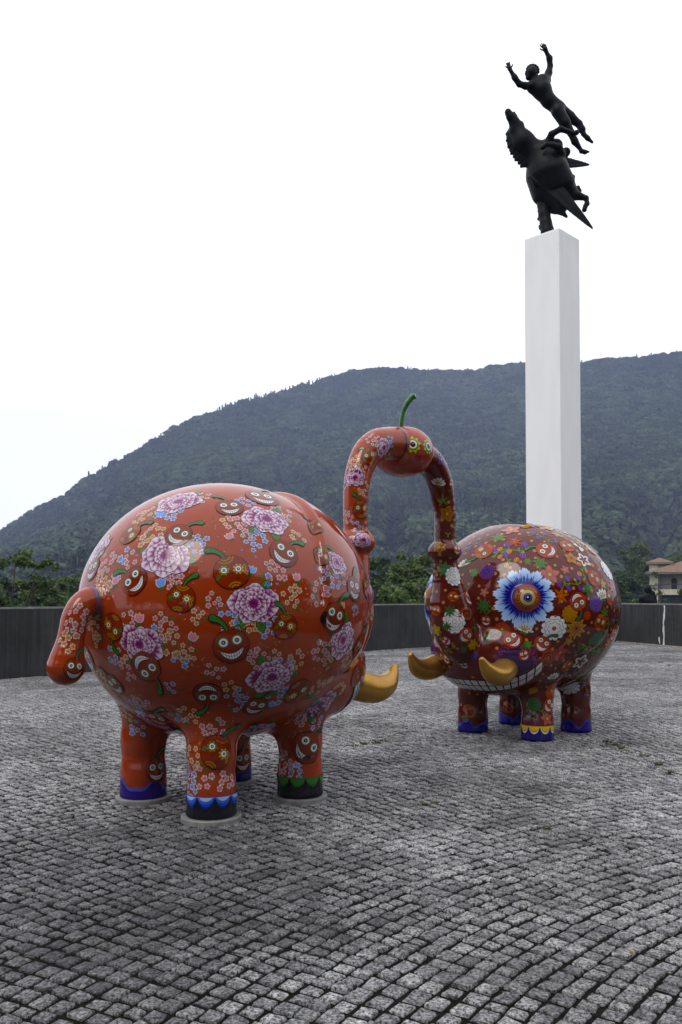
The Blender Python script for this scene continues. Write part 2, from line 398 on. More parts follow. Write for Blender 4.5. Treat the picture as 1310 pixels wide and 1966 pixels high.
def sdf_part(name, sdf, lo, hi, h, mat, parent=None):
    v, f, nr = surface_net(sdf, lo, hi, h)
    return mk(name, v, f, mat, parent, smooth=True, normals=nr)
# ------------------------------------------------------------------ terrain and mountain
RIDGE = [(-700, 1120), (-400, 1090), (-150, 1060), (0, 1040), (32, 1019), (80, 985), (128, 963), (160, 930), (230, 896), (278, 868), (321, 842), (369, 817), (428, 793),
         (476, 775), (534, 762), (588, 746), (641, 730), (700, 718), (760, 714), (830, 719), (900, 720), (950, 714), (1005, 708),
         (1120, 707), (1200, 697), (1260, 691), (1310, 688), (1500, 690), (1800, 740), (2300, 860)]
r_az = np.array([math.atan2(x - 655, FPX) for x, y in RIDGE]); r_el = np.array([(HORIZON - y) / FPX * math.cos(math.atan2(x - 655, FPX)) for x, y in RIDGE])
def vnoise(x, y, seed=0):                    # smooth value noise
    xi = np.floor(x).astype(np.int64); yi = np.floor(y).astype(np.int64); fx = x - xi; fy = y - yi
    fx = fx * fx * (3 - 2 * fx); fy = fy * fy * (3 - 2 * fy)
    def h(a, b):
        q = (a * 374761393 + b * 668265263 + seed * 974711) & 0xffffffff; q = ((q ^ (q >> 13)) * 1274126177) & 0xffffffff
        return ((q ^ (q >> 16)) & 0xffff) / 65535.0
    return (h(xi, yi) * (1 - fx) + h(xi + 1, yi) * fx) * (1 - fy) + (h(xi, yi + 1) * (1 - fx) + h(xi + 1, yi + 1) * fx) * fy
def ridge_dist(az): return 1050 + 60 * np.sin(az * 9 + 1) + 160 * np.clip(az, -.5, .5)
def terrain_z(x, y):
    r = np.hypot(x, y); az = np.arctan2(x, y)
    el = np.interp(az, r_az, r_el, left=0.03, right=0.10)
    R = ridge_dist(az); zr = R * el + 1.5
    t = np.clip((r - 300) / (R - 300), 0, 1)
    fold = (vnoise(az * 14 + 30, r / 420.0, 3) - 0.5) * 1.0 + (vnoise(az * 34 + 70, r / 170.0, 5) - 0.5) * 0.45
    prof = t ** 1.12
    z = -4 + (zr + 4) * prof + fold * 125 * np.sin(np.pi * np.clip(t, 0, 1)) ** 0.8 * np.clip(zr / 150, 0.1, 1)
    lim = (np.interp(az, r_az, r_el, left=0.03, right=0.10) * (0.10 + 0.90 * t)) * r + 1.5       # stays below the sight line of the crest
    z = np.where(t > 0.02, np.minimum(z, np.maximum(lim, -4)), z)
    z = np.where(r > R, zr - (r - R) * 0.25, z)
    near = np.clip((r - 40) / 60, 0, 1)
    return np.where(r < 300, -3.6 + near * 1.3 - np.clip((r - 150) / 150, 0, 1) * 1.7, z)
azs = np.linspace(-math.pi, math.pi, 361)[:-1]; rs = np.concatenate([[0.5], np.linspace(20, 280, 14), np.linspace(300, 1500, 61)])
AZ, RR = np.meshgrid(azs, rs, indexing='ij'); TX, TY = RR * np.sin(AZ), RR * np.cos(AZ); TZ = terrain_z(TX, TY)
na, nr_ = AZ.shape
ii = (np.arange(na)[:, None] * nr_ + np.arange(nr_ - 1)[None, :]); jj = (((np.arange(na) + 1) % na)[:, None] * nr_ + np.arange(nr_ - 1)[None, :])
tf = np.stack([ii, ii + 1, jj + 1, jj], -1).reshape(-1, 4)[:, ::-1]
terrain = mk('terrain', np.stack([TX, TY, TZ], -1).reshape(-1, 3), tf, M_TERRAIN, smooth=True, kind='structure')

def crown_mesh(name, seed, conifer=False, leaves=260):
    rg = np.random.default_rng(seed); v, f = [], []
    def quad(c, nrm, s):
        a = np.cross(nrm, rg.normal(size=3)); a /= np.linalg.norm(a) + 1e-9; b = np.cross(nrm, a)
        k = len(v); v.extend([c - a * s, c - b * s * 0.7, c + a * s, c + b * s * 0.7]); f.append((k, k + 1, k + 2, k + 3))
    if conifer:
        for i in range(leaves):
            t = rg.random() ** 0.8; ang = rg.random() * 6.283; rad = (1 - t) * 0.42 * (0.75 + 0.25 * math.cos(t * 40)) + 0.02
            d = np.array([math.cos(ang), math.sin(ang), 0.5]); c = np.array([math.cos(ang) * rad, math.sin(ang) * rad, t * 2.1 - 0.2])
            quad(c, d / np.linalg.norm(d) + rg.normal(size=3) * 0.3, 0.13)
    else:
        cl = [np.array([0, 0, 0.55])] + [np.array([math.cos(a) * 0.5, math.sin(a) * 0.5, 0.35 + 0.25 * rg.random()]) for a in rg.random(6) * 6.283]
        for i in range(leaves):
            c = cl[rg.integers(len(cl))]; d = rg.normal(size=3); d[2] = abs(d[2]) * 0.9 - 0.15; d /= np.linalg.norm(d)
            quad(c + d * (0.42 + 0.08 * rg.random()) * np.array([1, 1, 0.85]), d + rg.normal(size=3) * 0.35, 0.16 + 0.08 * rg.random())
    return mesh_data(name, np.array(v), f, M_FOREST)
protos = [bpy.data.objects.new('canopy shape %d' % i, crown_mesh('canopy', 40 + i)) for i in range(4)] + \
         [bpy.data.objects.new('conifer shape', crown_mesh('conifer', 60, True, 200))]

def forest_points():
    n = 30000; az = RNG.uniform(-0.62, 0.62, n * 2); r = np.sqrt(RNG.uniform(290 ** 2, 1240 ** 2, n * 2))
    R = ridge_dist(az); k = r < R + 12; az, r, R = az[k], r[k], R[k]
    x, y = r * np.sin(az), r * np.cos(az); z = terrain_z(x, y)
    con = (vnoise(x / 60, y / 60, 9) > 0.62) & (RNG.random(len(x)) < 0.7) | ((r > R - 25) & (RNG.random(len(x)) < 0.10))
    sc = RNG.uniform(5.0, 10.0, len(x)) * (0.8 + 0.4 * vnoise(x / 45, y / 45, 2)); sc = np.where(con, RNG.uniform(4.0, 6.6, len(x)), sc)
    pick = np.where(con, 4, RNG.integers(0, 4, len(x)))
    return np.stack([x, y, z], -1), sc, pick
fp, fs, fk = forest_points()
pm = bpy.data.meshes.new('mountain_forest'); pm.vertices.add(len(fp)); pm.vertices.foreach_set('co', fp.astype(np.float32).ravel())
a = pm.attributes.new('size', 'FLOAT', 'POINT'); a.data.foreach_set('value', fs.astype(np.float32))
a = pm.attributes.new('pick', 'INT', 'POINT'); a.data.foreach_set('value', fk.astype(np.int32)); pm.update()
forest = obj('mountain_forest', pm); tag(forest, 'dense green forest covering the hazy mountain slope', 'forest', kind='stuff')
ng = bpy.data.node_groups.new('forest canopy', 'GeometryNodeTree')
ng.interface.new_socket('Geometry', in_out='INPUT', socket_type='NodeSocketGeometry'); ng.interface.new_socket('Geometry', in_out='OUTPUT', socket_type='NodeSocketGeometry')
gi, go = ng.nodes.new('NodeGroupInput'), ng.nodes.new('NodeGroupOutput')
g2i = ng.nodes.new('GeometryNodeGeometryToInstance')
for p in reversed(protos):
    o_ = ng.nodes.new('GeometryNodeObjectInfo'); o_.inputs['Object'].default_value = p; o_.inputs['As Instance'].default_value = True
    ng.links.new(o_.outputs['Geometry'], g2i.inputs[0])
iop = ng.nodes.new('GeometryNodeInstanceOnPoints'); iop.inputs['Pick Instance'].default_value = True
na_s = ng.nodes.new('GeometryNodeInputNamedAttribute'); na_s.data_type = 'FLOAT'; na_s.inputs['Name'].default_value = 'size'
na_p = ng.nodes.new('GeometryNodeInputNamedAttribute'); na_p.data_type = 'INT'; na_p.inputs['Name'].default_value = 'pick'
rv = ng.nodes.new('FunctionNodeRandomValue'); rv.data_type = 'FLOAT_VECTOR'; rv.inputs[0].default_value = (-.1, -.1, 0); rv.inputs[1].default_value = (.1, .1, 6.28)
ng.links.new(gi.outputs[0], iop.inputs['Points']); ng.links.new(g2i.outputs[0], iop.inputs['Instance'])
def sock(nd, ty): return [s for s in nd.outputs if s.enabled and s.name == 'Attribute'][0]
ng.links.new(sock(na_s, 0), iop.inputs['Scale']); ng.links.new(sock(na_p, 0), iop.inputs['Instance Index'])
ng.links.new([s for s in rv.outputs if s.enabled][0], iop.inputs['Rotation']); ng.links.new(iop.outputs[0], go.inputs[0])
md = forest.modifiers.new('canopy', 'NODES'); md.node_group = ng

# ------------------------------------------------------------------ parapet wall (board marked concrete)
WALL_H = 1.335
left_run = [(-15.5, 3.0), (-10.4, 10.6), (-6.35, 15.9), (-2.6, 20.6), (0.73, 24.4), (2.9, 26.6), (6.2, 28.6), (9.45, 29.8)]
right_run = [(9.45, 29.8), (10.4, 26.1), (12.2, 19.5), (15.5, 9.0)]
def resample(pts, step):
    pts = np.array(pts, float); out = []
    P = np.vstack([2 * pts[0] - pts[1], pts, 2 * pts[-1] - pts[-2]])
    for i in range(1, len(P) - 2):
        n = max(2, int(np.linalg.norm(P[i + 1] - P[i]) / step))
        for t in np.arange(n) / n:
            out.append(0.5 * ((2 * P[i]) + (-P[i - 1] + P[i + 1]) * t + (2 * P[i - 1] - 5 * P[i] + 4 * P[i + 1] - P[i + 2]) * t ** 2 + (-P[i - 1] + 3 * P[i] - 3 * P[i + 1] + P[i + 2]) * t ** 3))
    out.append(pts[-1]); return np.array(out)
W1, W2 = resample(left_run, 0.6), resample(right_run, 0.6)
def wall_strip(name, line, thick, z0, z1, mat, parent, off=0.0, run0=0.0):
    d = np.gradient(line, axis=0); d /= np.linalg.norm(d, axis=1, keepdims=True); nrm = np.stack([-d[:, 1], d[:, 0]], 1)   # outward = left of travel
    a, b = line - nrm * off, line + nrm * (thick + off); n = len(line); z0s = np.full(n, z0); z1s = np.full(n, z1)
    v = np.concatenate([np.c_[a, z0s], np.c_[a, z1s], np.c_[b, z1s], np.c_[b, z0s]])
    f = []
    for i in range(n - 1):
        for k in range(4):
            k2 = (k + 1) % 4; f.append((k * n + i, k * n + i + 1, k2 * n + i + 1, k2 * n + i))
    f += [(0, n, 2 * n, 3 * n), (n - 1, 4 * n - 1, 3 * n - 1, 2 * n - 1)]
    o = mk(name, v, f, mat, parent)
    run = np.concatenate([[0], np.cumsum(np.linalg.norm(np.diff(line, axis=0), axis=1))]) + run0
    at = o.data.attributes.new('run', 'FLOAT', 'POINT'); at.data.foreach_set('value', np.tile(run, 4).astype(np.float32))
    return o
def wall_thing(line, label, run0):
    p = empty('parapet_wall', (float(line[0][0]), float(line[0][1]), 0))
    for nm, th, z0, z1, mt, of in (('wall', 0.24, -3.8, WALL_H - 0.035, M_WALL, 0.0), ('coping', 0.24, WALL_H - 0.035, WALL_H, M_CAP, 0.004)):
        o = wall_strip(nm, line, th, z0, z1, mt, None, of, run0); o.parent = p; o.matrix_parent_inverse = Matrix.Translation(p.location).inverted()
    return tag(p, label, 'wall')
wl1 = wall_thing(W1, 'long dark grey concrete parapet curving behind the elephants, streaked and weathered', 0.0)
wl2 = wall_thing(W2, 'short dark concrete parapet with a white lime streak beside the garden bust', 60.0)
def on_wall2(px):                            # distance along right wall where a pixel column meets it
    u = (px - 655) / FPX; a, b = np.array(right_run[0]), np.array(right_run[1])
    t = (u * a[1] - a[0]) / ((b[0] - a[0]) - u * (b[1] - a[1])); return a + (b - a) * t
def wall_ribbon(name, rows, mat, parent):
    d = np.array(right_run[1]) - np.array(right_run[0]); d /= np.linalg.norm(d); inn = np.array([d[1], -d[0]]); v, f = [], []
    for px, z, w in rows:
        c = on_wall2(px) + inn * 0.012
        for s in (-1, 1): v.append((*(c + d * s * w), z))
    n = len(rows)
    v += [(p[0] - inn[0] * 0.011, p[1] - inn[1] * 0.011, p[2]) for p in v]
    for i in range(n - 1):
        f.append((2 * i, 2 * i + 1, 2 * i + 3, 2 * i + 2)); b = 2 * n
        f += [(2 * i, 2 * i + 2, b + 2 * i + 2, b + 2 * i), (2 * i + 1, b + 2 * i + 1, b + 2 * i + 3, 2 * i + 3)]
    o = mk(name, v, f, mat); o.parent = parent; o.matrix_parent_inverse = Matrix.Translation(parent.location).inverted(); return o
zz = np.linspace(1.28, 0.02, 26)
wall_ribbon('lime_streak', [(1275.5 + .7 * math.sin(z * 7) - 1.8 * (1.28 - z) + 0.25 * math.sin(z * 23), z, 0.034 + 0.010 * math.sin(z * 14 + 1)) for z in zz], M_LIME, wl2)
wall_ribbon('lime_streak', [(1265.5 + 0.4 * math.sin(z * 20), z, 0.03 * math.sin((z - 0.05) / 0.25 * 3.0) + 0.004) for z in np.linspace(0.28, 0.06, 8)], M_LIME, wl2)
dd = np.array(right_run[1]) - np.array(right_run[0]); dd /= np.linalg.norm(dd)
mb = MB()
q0 = np.array(right_run[0]) + dd * 0.3; q1 = np.array(right_run[1]) + dd * 2; nn = np.array([dd[1], -dd[0]])
mb.add([(*(q0 + nn * .05), 0.0), (*(q1 + nn * .05), 0.0), (*(q1 + nn * .05), 0.035), (*(q0 + nn * .05), 0.035), (*(q0 + nn * .002), 0.035), (*(q1 + nn * .002), 0.035)], [(3, 2, 1, 0), (4, 5, 2, 3)])
o = mb.build('base_strip', M_RUST); o.parent = wl2; o.matrix_parent_inverse = Matrix.Translation(wl2.location).inverted()

# ------------------------------------------------------------------ plaza paved with granite setts
plaza = empty('plaza'); tag(plaza, kind='structure')
outl = [(-15.5, 3.0)] + [tuple(p) for p in W1[1:]] + [tuple(p) for p in W2[1:]] + [(22, -18), (-22, -18)]
obj('joint_bed', mesh_data('joint_bed', [(x, y, -0.0095) for x, y in outl], [tuple(range(len(outl)))[::-1]], M_EARTH), plaza)
OUT = np.array(outl)
def inside(P):
    r = np.zeros(len(P), bool); x, y = P[:, 0], P[:, 1]
    for i in range(len(OUT)):
        a, b = OUT[i], OUT[(i + 1) % len(OUT)]
        if a[1] == b[1]: continue
        c = ((a[1] > y) != (b[1] > y)) & (x < (b[0] - a[0]) * (y - a[1]) / (b[1] - a[1]) + a[0]); r ^= c
    return r
def setts():
    rows = []
    for sgn, C in ((1, np.array([4.6, 0.3])),):
        r = 0.6; band = -1
        while r < 34:
            w = 0.089 + RNG.uniform(-0.003, 0.004)
            if r > band:                        # the same joints run on through a band of courses, then are reset
                band = r * 1.22 + .15; n = max(3, int(2 * math.pi * (r + band) / 2 / 0.092)); wd = RNG.uniform(0.86, 1.14, n); base_a = np.concatenate([[0], np.cumsum(wd)]) / wd.sum() * 2 * math.pi + RNG.random(); dr = 0.0
            dr += RNG.normal(0, .06) * .092 / r
            ang = base_a + dr + np.r_[RNG.normal(0, .05, n), 0] * .092 / r
            mid = (ang[1:] + ang[:-1]) / 2; half = np.diff(ang) / 2 * r
            c = C + np.stack([np.cos(mid), np.sin(mid)], 1) * (r + 0.006 * np.sin(mid * 40 + r * 7) + RNG.normal(0, .0022, n))[:, None]
            rows.append(np.c_[c, mid, half, np.full(n, w / 2), np.full(n, sgn)]); r += w + 0.001
    A = np.concatenate(rows)
    y = A[:, 1]; k = (y > 2.1) & (np.abs(A[:, 0]) < 0.42 * y + 1.8) & inside(A[:, :2])
    return A[k]
S = setts()
def sett_geo(S, fine):
    n = len(S); rg = RNG
    gap = 0.0066 + 0.0045 * rg.random(n)
    hx = S[:, 4] - gap; hy = np.maximum(S[:, 3] - gap * 1.25, 0.02)             # radial, tangential half sizes
    ca, sa = np.cos(S[:, 2]), np.sin(S[:, 2])
    tilt = rg.normal(0, 0.028, (n, 2)); zb = np.clip(rg.normal(0, 0.0022, n), -.004, .006)
    if fine:
        c = 0.11
        base = np.array([(1, 1 - c), (1 - c, 1), (-1 + c, 1), (-1, 1 - c), (-1, -1 + c), (-1 + c, -1), (1 - c, -1), (1, -1 + c)], float)
    else:
        base = np.array([(1, 1), (-1, 1), (-1, -1), (1, -1)], float)
    m = len(base)
    jit = rg.normal(0, 0.07 if fine else 0.06, (n, m, 2)); Q = base[None] + jit
    def ring(scale, z, dz):
        lx, ly = Q[..., 0] * hx[:, None] * scale, Q[..., 1] * hy[:, None] * scale
        X = S[:, 0, None] + lx * ca[:, None] - ly * sa[:, None]; Y = S[:, 1, None] + lx * sa[:, None] + ly * ca[:, None]
        return np.stack([X, Y, zb[:, None] + z + dz * (tilt[:, :1] * lx + tilt[:, 1:] * ly)], -1)
    rings = [ring(1.02, -0.045, 0), ring(1.0, -0.005, 1), ring(0.92, 0.0, 1)] if fine else [ring(1.0, -0.035, 0), ring(0.95, 0.0, 1)]
    if fine: rings[2][..., 2] += rg.normal(0, 0.0015, (n, m))
    V = np.stack(rings, 1); L = len(rings)                                  # n, L, m, 3
    F = []
    for l in range(L - 1):
        for k in range(m):
            k2 = (k + 1) % m; F.append((l * m + k, l * m + k2, (l + 1) * m + k2, (l + 1) * m + k))
    top = [(L - 1) * m + k for k in range(m)]
    if fine: F += [(top[0], top[1], top[2], top[3]), (top[0], top[3], top[4], top[7]), (top[7], top[4], top[5], top[6])]
    else: F += [tuple(top)]
    return V.reshape(n, L * m, 3), np.array(F)
def to_px(P):
    u = P[:, 0] / P[:, 1]; return 655 + FPX * u, HORIZON + FPX * CAMH / P[:, 1]
sx, sy = to_px(S); vis = (sx > 0) & (sx < 1310) & (sy < 1960)
order = np.argsort(np.where(vis, S[:, 1], 1e6)); near_id = order[:300]
isn = np.zeros(len(S), bool); isn[near_id] = True
Vn, Fn = sett_geo(S[isn], True)
for i in range(len(Vn)):
    c = Vn[i].mean(0); c[2] = 0
    me = mesh_data('sett', Vn[i] - c, Fn, M_STONE, tone=np.full(len(Vn[i]), RNG.random())); o = obj('sett', me, plaza); o.location = c
for fine, msk, nm in ((True, (~isn) & (S[:, 1] < 11.5), 'setts_middle'), (False, (~isn) & (S[:, 1] >= 11.5), 'setts_far')):
    V, F = sett_geo(S[msk], fine); n, k = V.shape[:2]
    ff = (F[None] + (np.arange(n) * k)[:, None, None]).reshape(-1, 4)
    o = mk('paving_setts', V.reshape(-1, 3), ff, M_STONE, plaza, tone=np.repeat(RNG.random(n), k)); o['kind'] = 'stuff'
# ------------------------------------------------------------------ weeds and a fallen leaf
weed_px = [(738, 1423), (722, 1426), (700, 1429), (682, 1431), (1163, 1424), (1182, 1430), (1193, 1438), (1210, 1446), (1236, 1452), (1264, 1468), (1286, 1484),
           (832, 1543), (812, 1543), (1048, 1590), (742, 1249), (755, 1250), (700, 1262), (1270, 1272), (1286, 1278)]
for (x, y) in weed_px:
    g = px_ground(x, y); v, f = [], []
    for k in range(16):
        a = random.uniform(0, 6.28); r0 = random.uniform(0, 0.03); h = random.uniform(0.02, 0.055); w = 0.006
        b0 = np.array([math.cos(a) * r0 * 1.6, math.sin(a) * r0, 0.0]); tip = b0 + np.array([math.cos(a) * h * 0.9, math.sin(a) * h * 0.9, h]); s = np.array([-math.sin(a), math.cos(a), 0]) * w
        mid = (b0 + tip) / 2 + np.array([0, 0, h * 0.25]); q = len(v)
        v += [b0 - s, b0 + s, mid + s * 1.3, mid - s * 1.3, tip]; f += [(q, q + 1, q + 2, q + 3), (q + 3, q + 2, q + 4)]
    o = mk('weed_tuft', v, f, M_WEED); o.location = (g[0], g[1], -0.012); o.scale = (.8, .8, .55) if y > 1500 else (1.1, 1.1, .8)
    tag(o, 'low green weed tuft sprouting in a joint between the grey setts', 'weed', 'weed tufts in the paving joints')
g = px_ground(1211, 1827)
o = mk('fallen_leaf', [(-.03, 0, .004), (-.008, -.012, .008), (.02, -.010, .006), (.035, 0, .012), (.02, .012, .010), (-.008, .013, .006)], [(0, 1, 2, 3, 4, 5)],
       simple('dry leaf', (0.38, 0.25, 0.10), 0.7, noise=0.3, scale=60)); o.location = (g[0], g[1], 0.004); o.rotation_euler = (0, 0, 2.2); o.scale = (.62,) * 3
tag(o, 'small yellow brown fallen leaf lying on the setts', 'leaf')

# ------------------------------------------------------------------ trees
def leafy(name, seed, crowns, trunk_h, mat, leaf=0.13, per=900, trunk_r=0.14, flat=0.75, lean=0.0):
    """a tree > trunk (with limbs), crown; crowns = list of (x, y, z, radius) clumps relative to the base"""
    rg = np.random.default_rng(seed); root = empty(name)
    mb = MB(); top = np.array([lean, 0, trunk_h]); mb.tube([(0, 0, 0), (lean * .3, 0, trunk_h * .5), tuple(top)], [trunk_r, trunk_r * .8, trunk_r * .6], 8)
    for (x, y, z, r) in crowns:
        st = np.array([lean * .6, 0, trunk_h * (0.6 + 0.4 * rg.random())]); e = np.array([x, y, z]); m_ = (st + e) / 2 + np.array([0, 0, 0.2])
        mb.tube([tuple(st), tuple(m_), tuple(e)], [trunk_r * .45, trunk_r * .28, trunk_r * .1], 5)
    mb.build('trunk', M_BARK, root, smooth=True)
    V = []
    for (x, y, z, r) in crowns:
        n = int(per * r * r); tw = max(5, int(10 * r))
        tc_ = rg.normal(size=(tw, 3)); tc_ /= np.linalg.norm(tc_, axis=1, keepdims=True); tc_ *= (r * rg.uniform(.45, 1.05, tw))[:, None]; tc_[:, 2] *= flat
        which = rg.integers(0, tw, n); d = rg.normal(size=(n, 3)); d /= np.linalg.norm(d, axis=1, keepdims=True)
        p = tc_[which] + d * (r * 0.42 * rg.random(n) ** 0.5)[:, None] * np.array([1, 1, .7]) + np.array([x, y, z])
        nr = d * 0.6 + np.array([0, 0, 0.8]) + rg.normal(size=(n, 3)) * 0.55; nr /= np.linalg.norm(nr, axis=1, keepdims=True)
        a = np.cross(nr, rg.normal(size=(n, 3))); a /= np.linalg.norm(a, axis=1, keepdims=True); b = np.cross(nr, a)
        s = (leaf * rg.uniform(.6, 1.3, n))[:, None]
        V.append(np.stack([p - a * s, p - b * s * .5 - nr * s * .12, p + a * s, p + b * s * .5 - nr * s * .12], 1))
    V = np.concatenate(V).reshape(-1, 3); F = np.arange(len(V)).reshape(-1, 4)
    mk('crown', V, F, mat, root)
    return root
def place(root, px, dist, zbase, rz=0.0, label=None, cat='tree', group=None, sc=1.0):
    p = px_at(px, HORIZON, dist); root.location = (p[0], p[1], zbase); root.rotation_euler = (0, 0, rz); root.scale = (sc,) * 3
    return tag(root, label, cat, group)
def blob_crowns(seed, rx, rz, zc, n, r0, r1):
    rg = np.random.default_rng(seed); out = []
    for i in range(n):
        d = rg.normal(size=3); d /= np.linalg.norm(d); k = rg.random() ** 0.4
        out.append((d[0] * rx * k, d[1] * rx * k, zc + d[2] * rz * k, rg.uniform(r0, r1)))
    return out
def zof(y, dist): return CAMH + (HORIZON - y) / FPX * dist
# left group, beyond the long parapet
D = 31.0
t = leafy('cherry_tree', 101, [(-1.1, 0, 4.6, .75), (.1, .3, 5.35, .7), (-.4, -.5, 4.0, .9), (.9, 0, 4.5, .65), (1.25, .2, 5.15, .5), (-1.7, .4, 5.3, .7), (.4, -.3, 3.2, .9), (-1.3, 0, 3.2, .8)], 2.2, M_LEAF, .085, 1500, flat=.55)
place(t, 18, D, zof(1062, D) - 5.55, .0, 'green cherry tree with layered boughs at the far end of the long parapet')
t = leafy('cherry_tree', 102, [(-.9, 0, 4.5, .6), (.1, -.2, 4.75, .62), (.9, .2, 5.0, .45), (1.35, .2, 5.55, .33), (1.6, .1, 5.85, .22), (.4, .3, 4.0, .8), (-.4, .2, 3.5, .9), (1.0, -.2, 3.8, .8)], 2.2, M_LEAF, .085, 1600, flat=.55)
place(t, 105, D + 2, zof(1086, D + 2) - 5.55, 0, 'green cherry tree with one upswept twig against the mountain, next to the tail')
t = leafy('bushy_tree', 103, blob_crowns(7, 2.4, 1.3, 3.6, 14, .7, 1.1), 1.6, M_LEAF_D, .11, 900)
place(t, 62, D + 7, zof(1108, D + 7) - 5.2, 0, 'dark bushy tree filling the gap between the two cherry trees')
# trees seen between the elephants
t = leafy('broadleaf_tree', 111, blob_crowns(11, 2.3, 1.7, 4.2, 20, .8, 1.2), 2.0, M_LEAF, .12, 800)
place(t, 800, 46, zof(1052, 46) - 6.5, 0, 'green broadleaf tree in front of the trunk ring of the maroon elephant')
t = leafy('broadleaf_tree', 112, blob_crowns(12, 2.2, 1.5, 4.0, 18, .8, 1.2), 2.0, M_LEAF_D, .12, 800)
place(t, 735, 50, zof(1066, 50) - 6.3, 1, 'dark green broadleaf tree just behind the trunk of the red elephant')
t = leafy('shrub', 113, blob_crowns(13, 1.5, .9, 1.9, 14, .5, .8), .9, M_LEAF, .08, 1200, trunk_r=.07)
place(t, 745, 33, zof(1112, 33) - 3.1, 0, 'layered green shrub behind the middle of the long parapet', 'shrub')
t = leafy('shrub', 114, blob_crowns(14, 1.4, .8, 1.9, 14, .5, .8), .9, M_LEAF, .08, 1200, trunk_r=.07)
place(t, 812, 34, zof(1118, 34) - 3.1, 2, 'green shrub behind the parapet under the ring of the maroon elephant', 'shrub')
t = leafy('broadleaf_tree', 115, blob_crowns(15, 3.4, 2.6, 5.2, 26, 1.0, 1.6), 2.4, M_LEAF_D, .17, 420)
place(t, 905, 60, zof(1058, 60) - 8.6, 2, 'wide dark tree hidden mostly behind the head of the maroon elephant')
t = leafy('broadleaf_tree', 116, blob_crowns(16, 3.4, 2.6, 5.2, 26, 1.0, 1.6), 2.4, M_LEAF_D, .17, 420)
place(t, 600, 60, zof(1075, 60) - 8.6, 3, 'wide dark tree hidden mostly behind the head of the red elephant')
# right hand group
D = 92.0
t = leafy('round_tree', 121, blob_crowns(21, 2.2, 2.4, 6.0, 26, .9, 1.4) + [(1.9, -.5, 6.8, 1.0), (2.9, -.4, 6.2, .7), (0, 0, 9.3, 1.1), (.8, 0, 9.0, .9), (-1.5, 0, 8.6, .8)], 2.8, M_LEAF, .15, 480)
place(t, 1224, 150, zof(1034, 150) - 17.6, 0, 'tall round leafy tree beside the house with terracotta roofs', sc=1.72)
t = leafy('round_tree', 122, blob_crowns(22, 2.0, 2.2, 4.4, 22, .9, 1.3), 2.0, M_LEAF_D, .16, 460)
place(t, 1188, D + 6, zof(1082, D + 6) - 7.4, 1, 'lower dark tree tucked between the maroon elephant and the tall round tree')
t = leafy('shrub', 123, [(-.5, 0, 1.3, .45), (0, .1, 1.75, .4), (.35, 0, 2.05, .3), (-.7, 0, 1.0, .4), (.3, 0, 1.4, .4), (.9, 0, .95, .35)], .8, M_LEAF_B, .07, 1500, trunk_r=.05)
place(t, 1212, 40, zof(1137, 40) - 2.4, 0, 'bright yellow green shrub left of the garden bust', 'shrub')
t = leafy('sapling', 124, [(0, 0, 3.9, .25), (-.25, 0, 3.3, .2), (.1, 0, 2.9, .25), (-.35, 0, 2.6, .22), (.35, 0, 2.5, .25), (.55, .1, 2.15, .25), (-.1, .1, 2.1, .35), (.2, 0, 1.7, .5), (.7, 0, 1.6, .35), (-.3, 0, 1.5, .4)], 3.6, M_LEAF, .06, 1300, trunk_r=.04)
place(t, 1265, 44, zof(1092, 44) - 4.2, 0, 'thin young sapling in front of the house balcony', 'sapling')
t = leafy('shrub', 125, blob_crowns(25, .9, 1.2, 1.9, 10, .5, .7), .7, M_LEAF, .08, 1200, trunk_r=.06)
place(t, 1322, 42, zof(1130, 42) - 3.2, 0, 'green shrub at the parapet below the house eaves', 'shrub')
t = leafy('round_tree', 126, blob_crowns(26, 2.6, 1.6, 4.5, 18, .9, 1.4), 2.4, M_LEAF, .18, 420)
place(t, 1312, 140, zof(1062, 140) - 6.9, 0, 'green treetop showing above the main terracotta roof')
# park trees on the far side of the plaza, behind the viewer; they show in the elephants' gloss, enlarged to darken the near sides
for i, (x, y, h) in enumerate([(-12, -10, 1.7), (-7, -13, 2.0), (-1.5, -14, 1.9), (4, -13, 2.1), (9.5, -11, 1.9), (15, -7, 1.9), (-16.5, -5, 1.8), (19, -1, 1.7)]):
    t = leafy('park_tree', 200 + i, blob_crowns(60 + i, 2.4, 2.3, 4.0, 22, 1.2, 1.8), 2.2, M_LEAF_D, .22, 170)
    t.location = (x, y, -0.03); t.scale = (h,) * 3
    tag(t, 'leafy park tree on the side of the plaza opposite the mountain', 'tree', 'park trees facing the elephants')

# ------------------------------------------------------------------ house with terracotta roofs
HD = 120.0
def hx(px): return (px - 655) / FPX * HD
def hz(y): return zof(y, HD)
house = empty('house', (hx(1246), HD, -2.6), -math.atan2(591, FPX)); tag(house, 'cream house with terracotta hip roofs, a turret and a balcony', 'house')
def hpart(name, mb, mat, parent=None):
    o = mb.build(name, mat); o.parent = parent or house; o.matrix_parent_inverse = Matrix.Translation(house.location).inverted(); return o
GZ = -2.6
mb = MB(); mb.box(hx(1247.5), hx(1264), HD + .2, HD + 9, GZ, hz(1101)); mb.box(hx(1264) + .002, hx(1400), HD + 2.2, HD + 9, GZ, hz(1101)); hpart('wall', mb, M_HOUSEWALL)
mb = MB(); mb.box(hx(1247), hx(1263), HD + 3.0, HD + 7, hz(1101) + .003, hz(1079.5)); mb.box(hx(1263) + .002, hx(1280), HD + 3.6, HD + 7, hz(1101) + .003, hz(1079.5)); hpart('turret_wall', mb, M_HOUSEWALL)
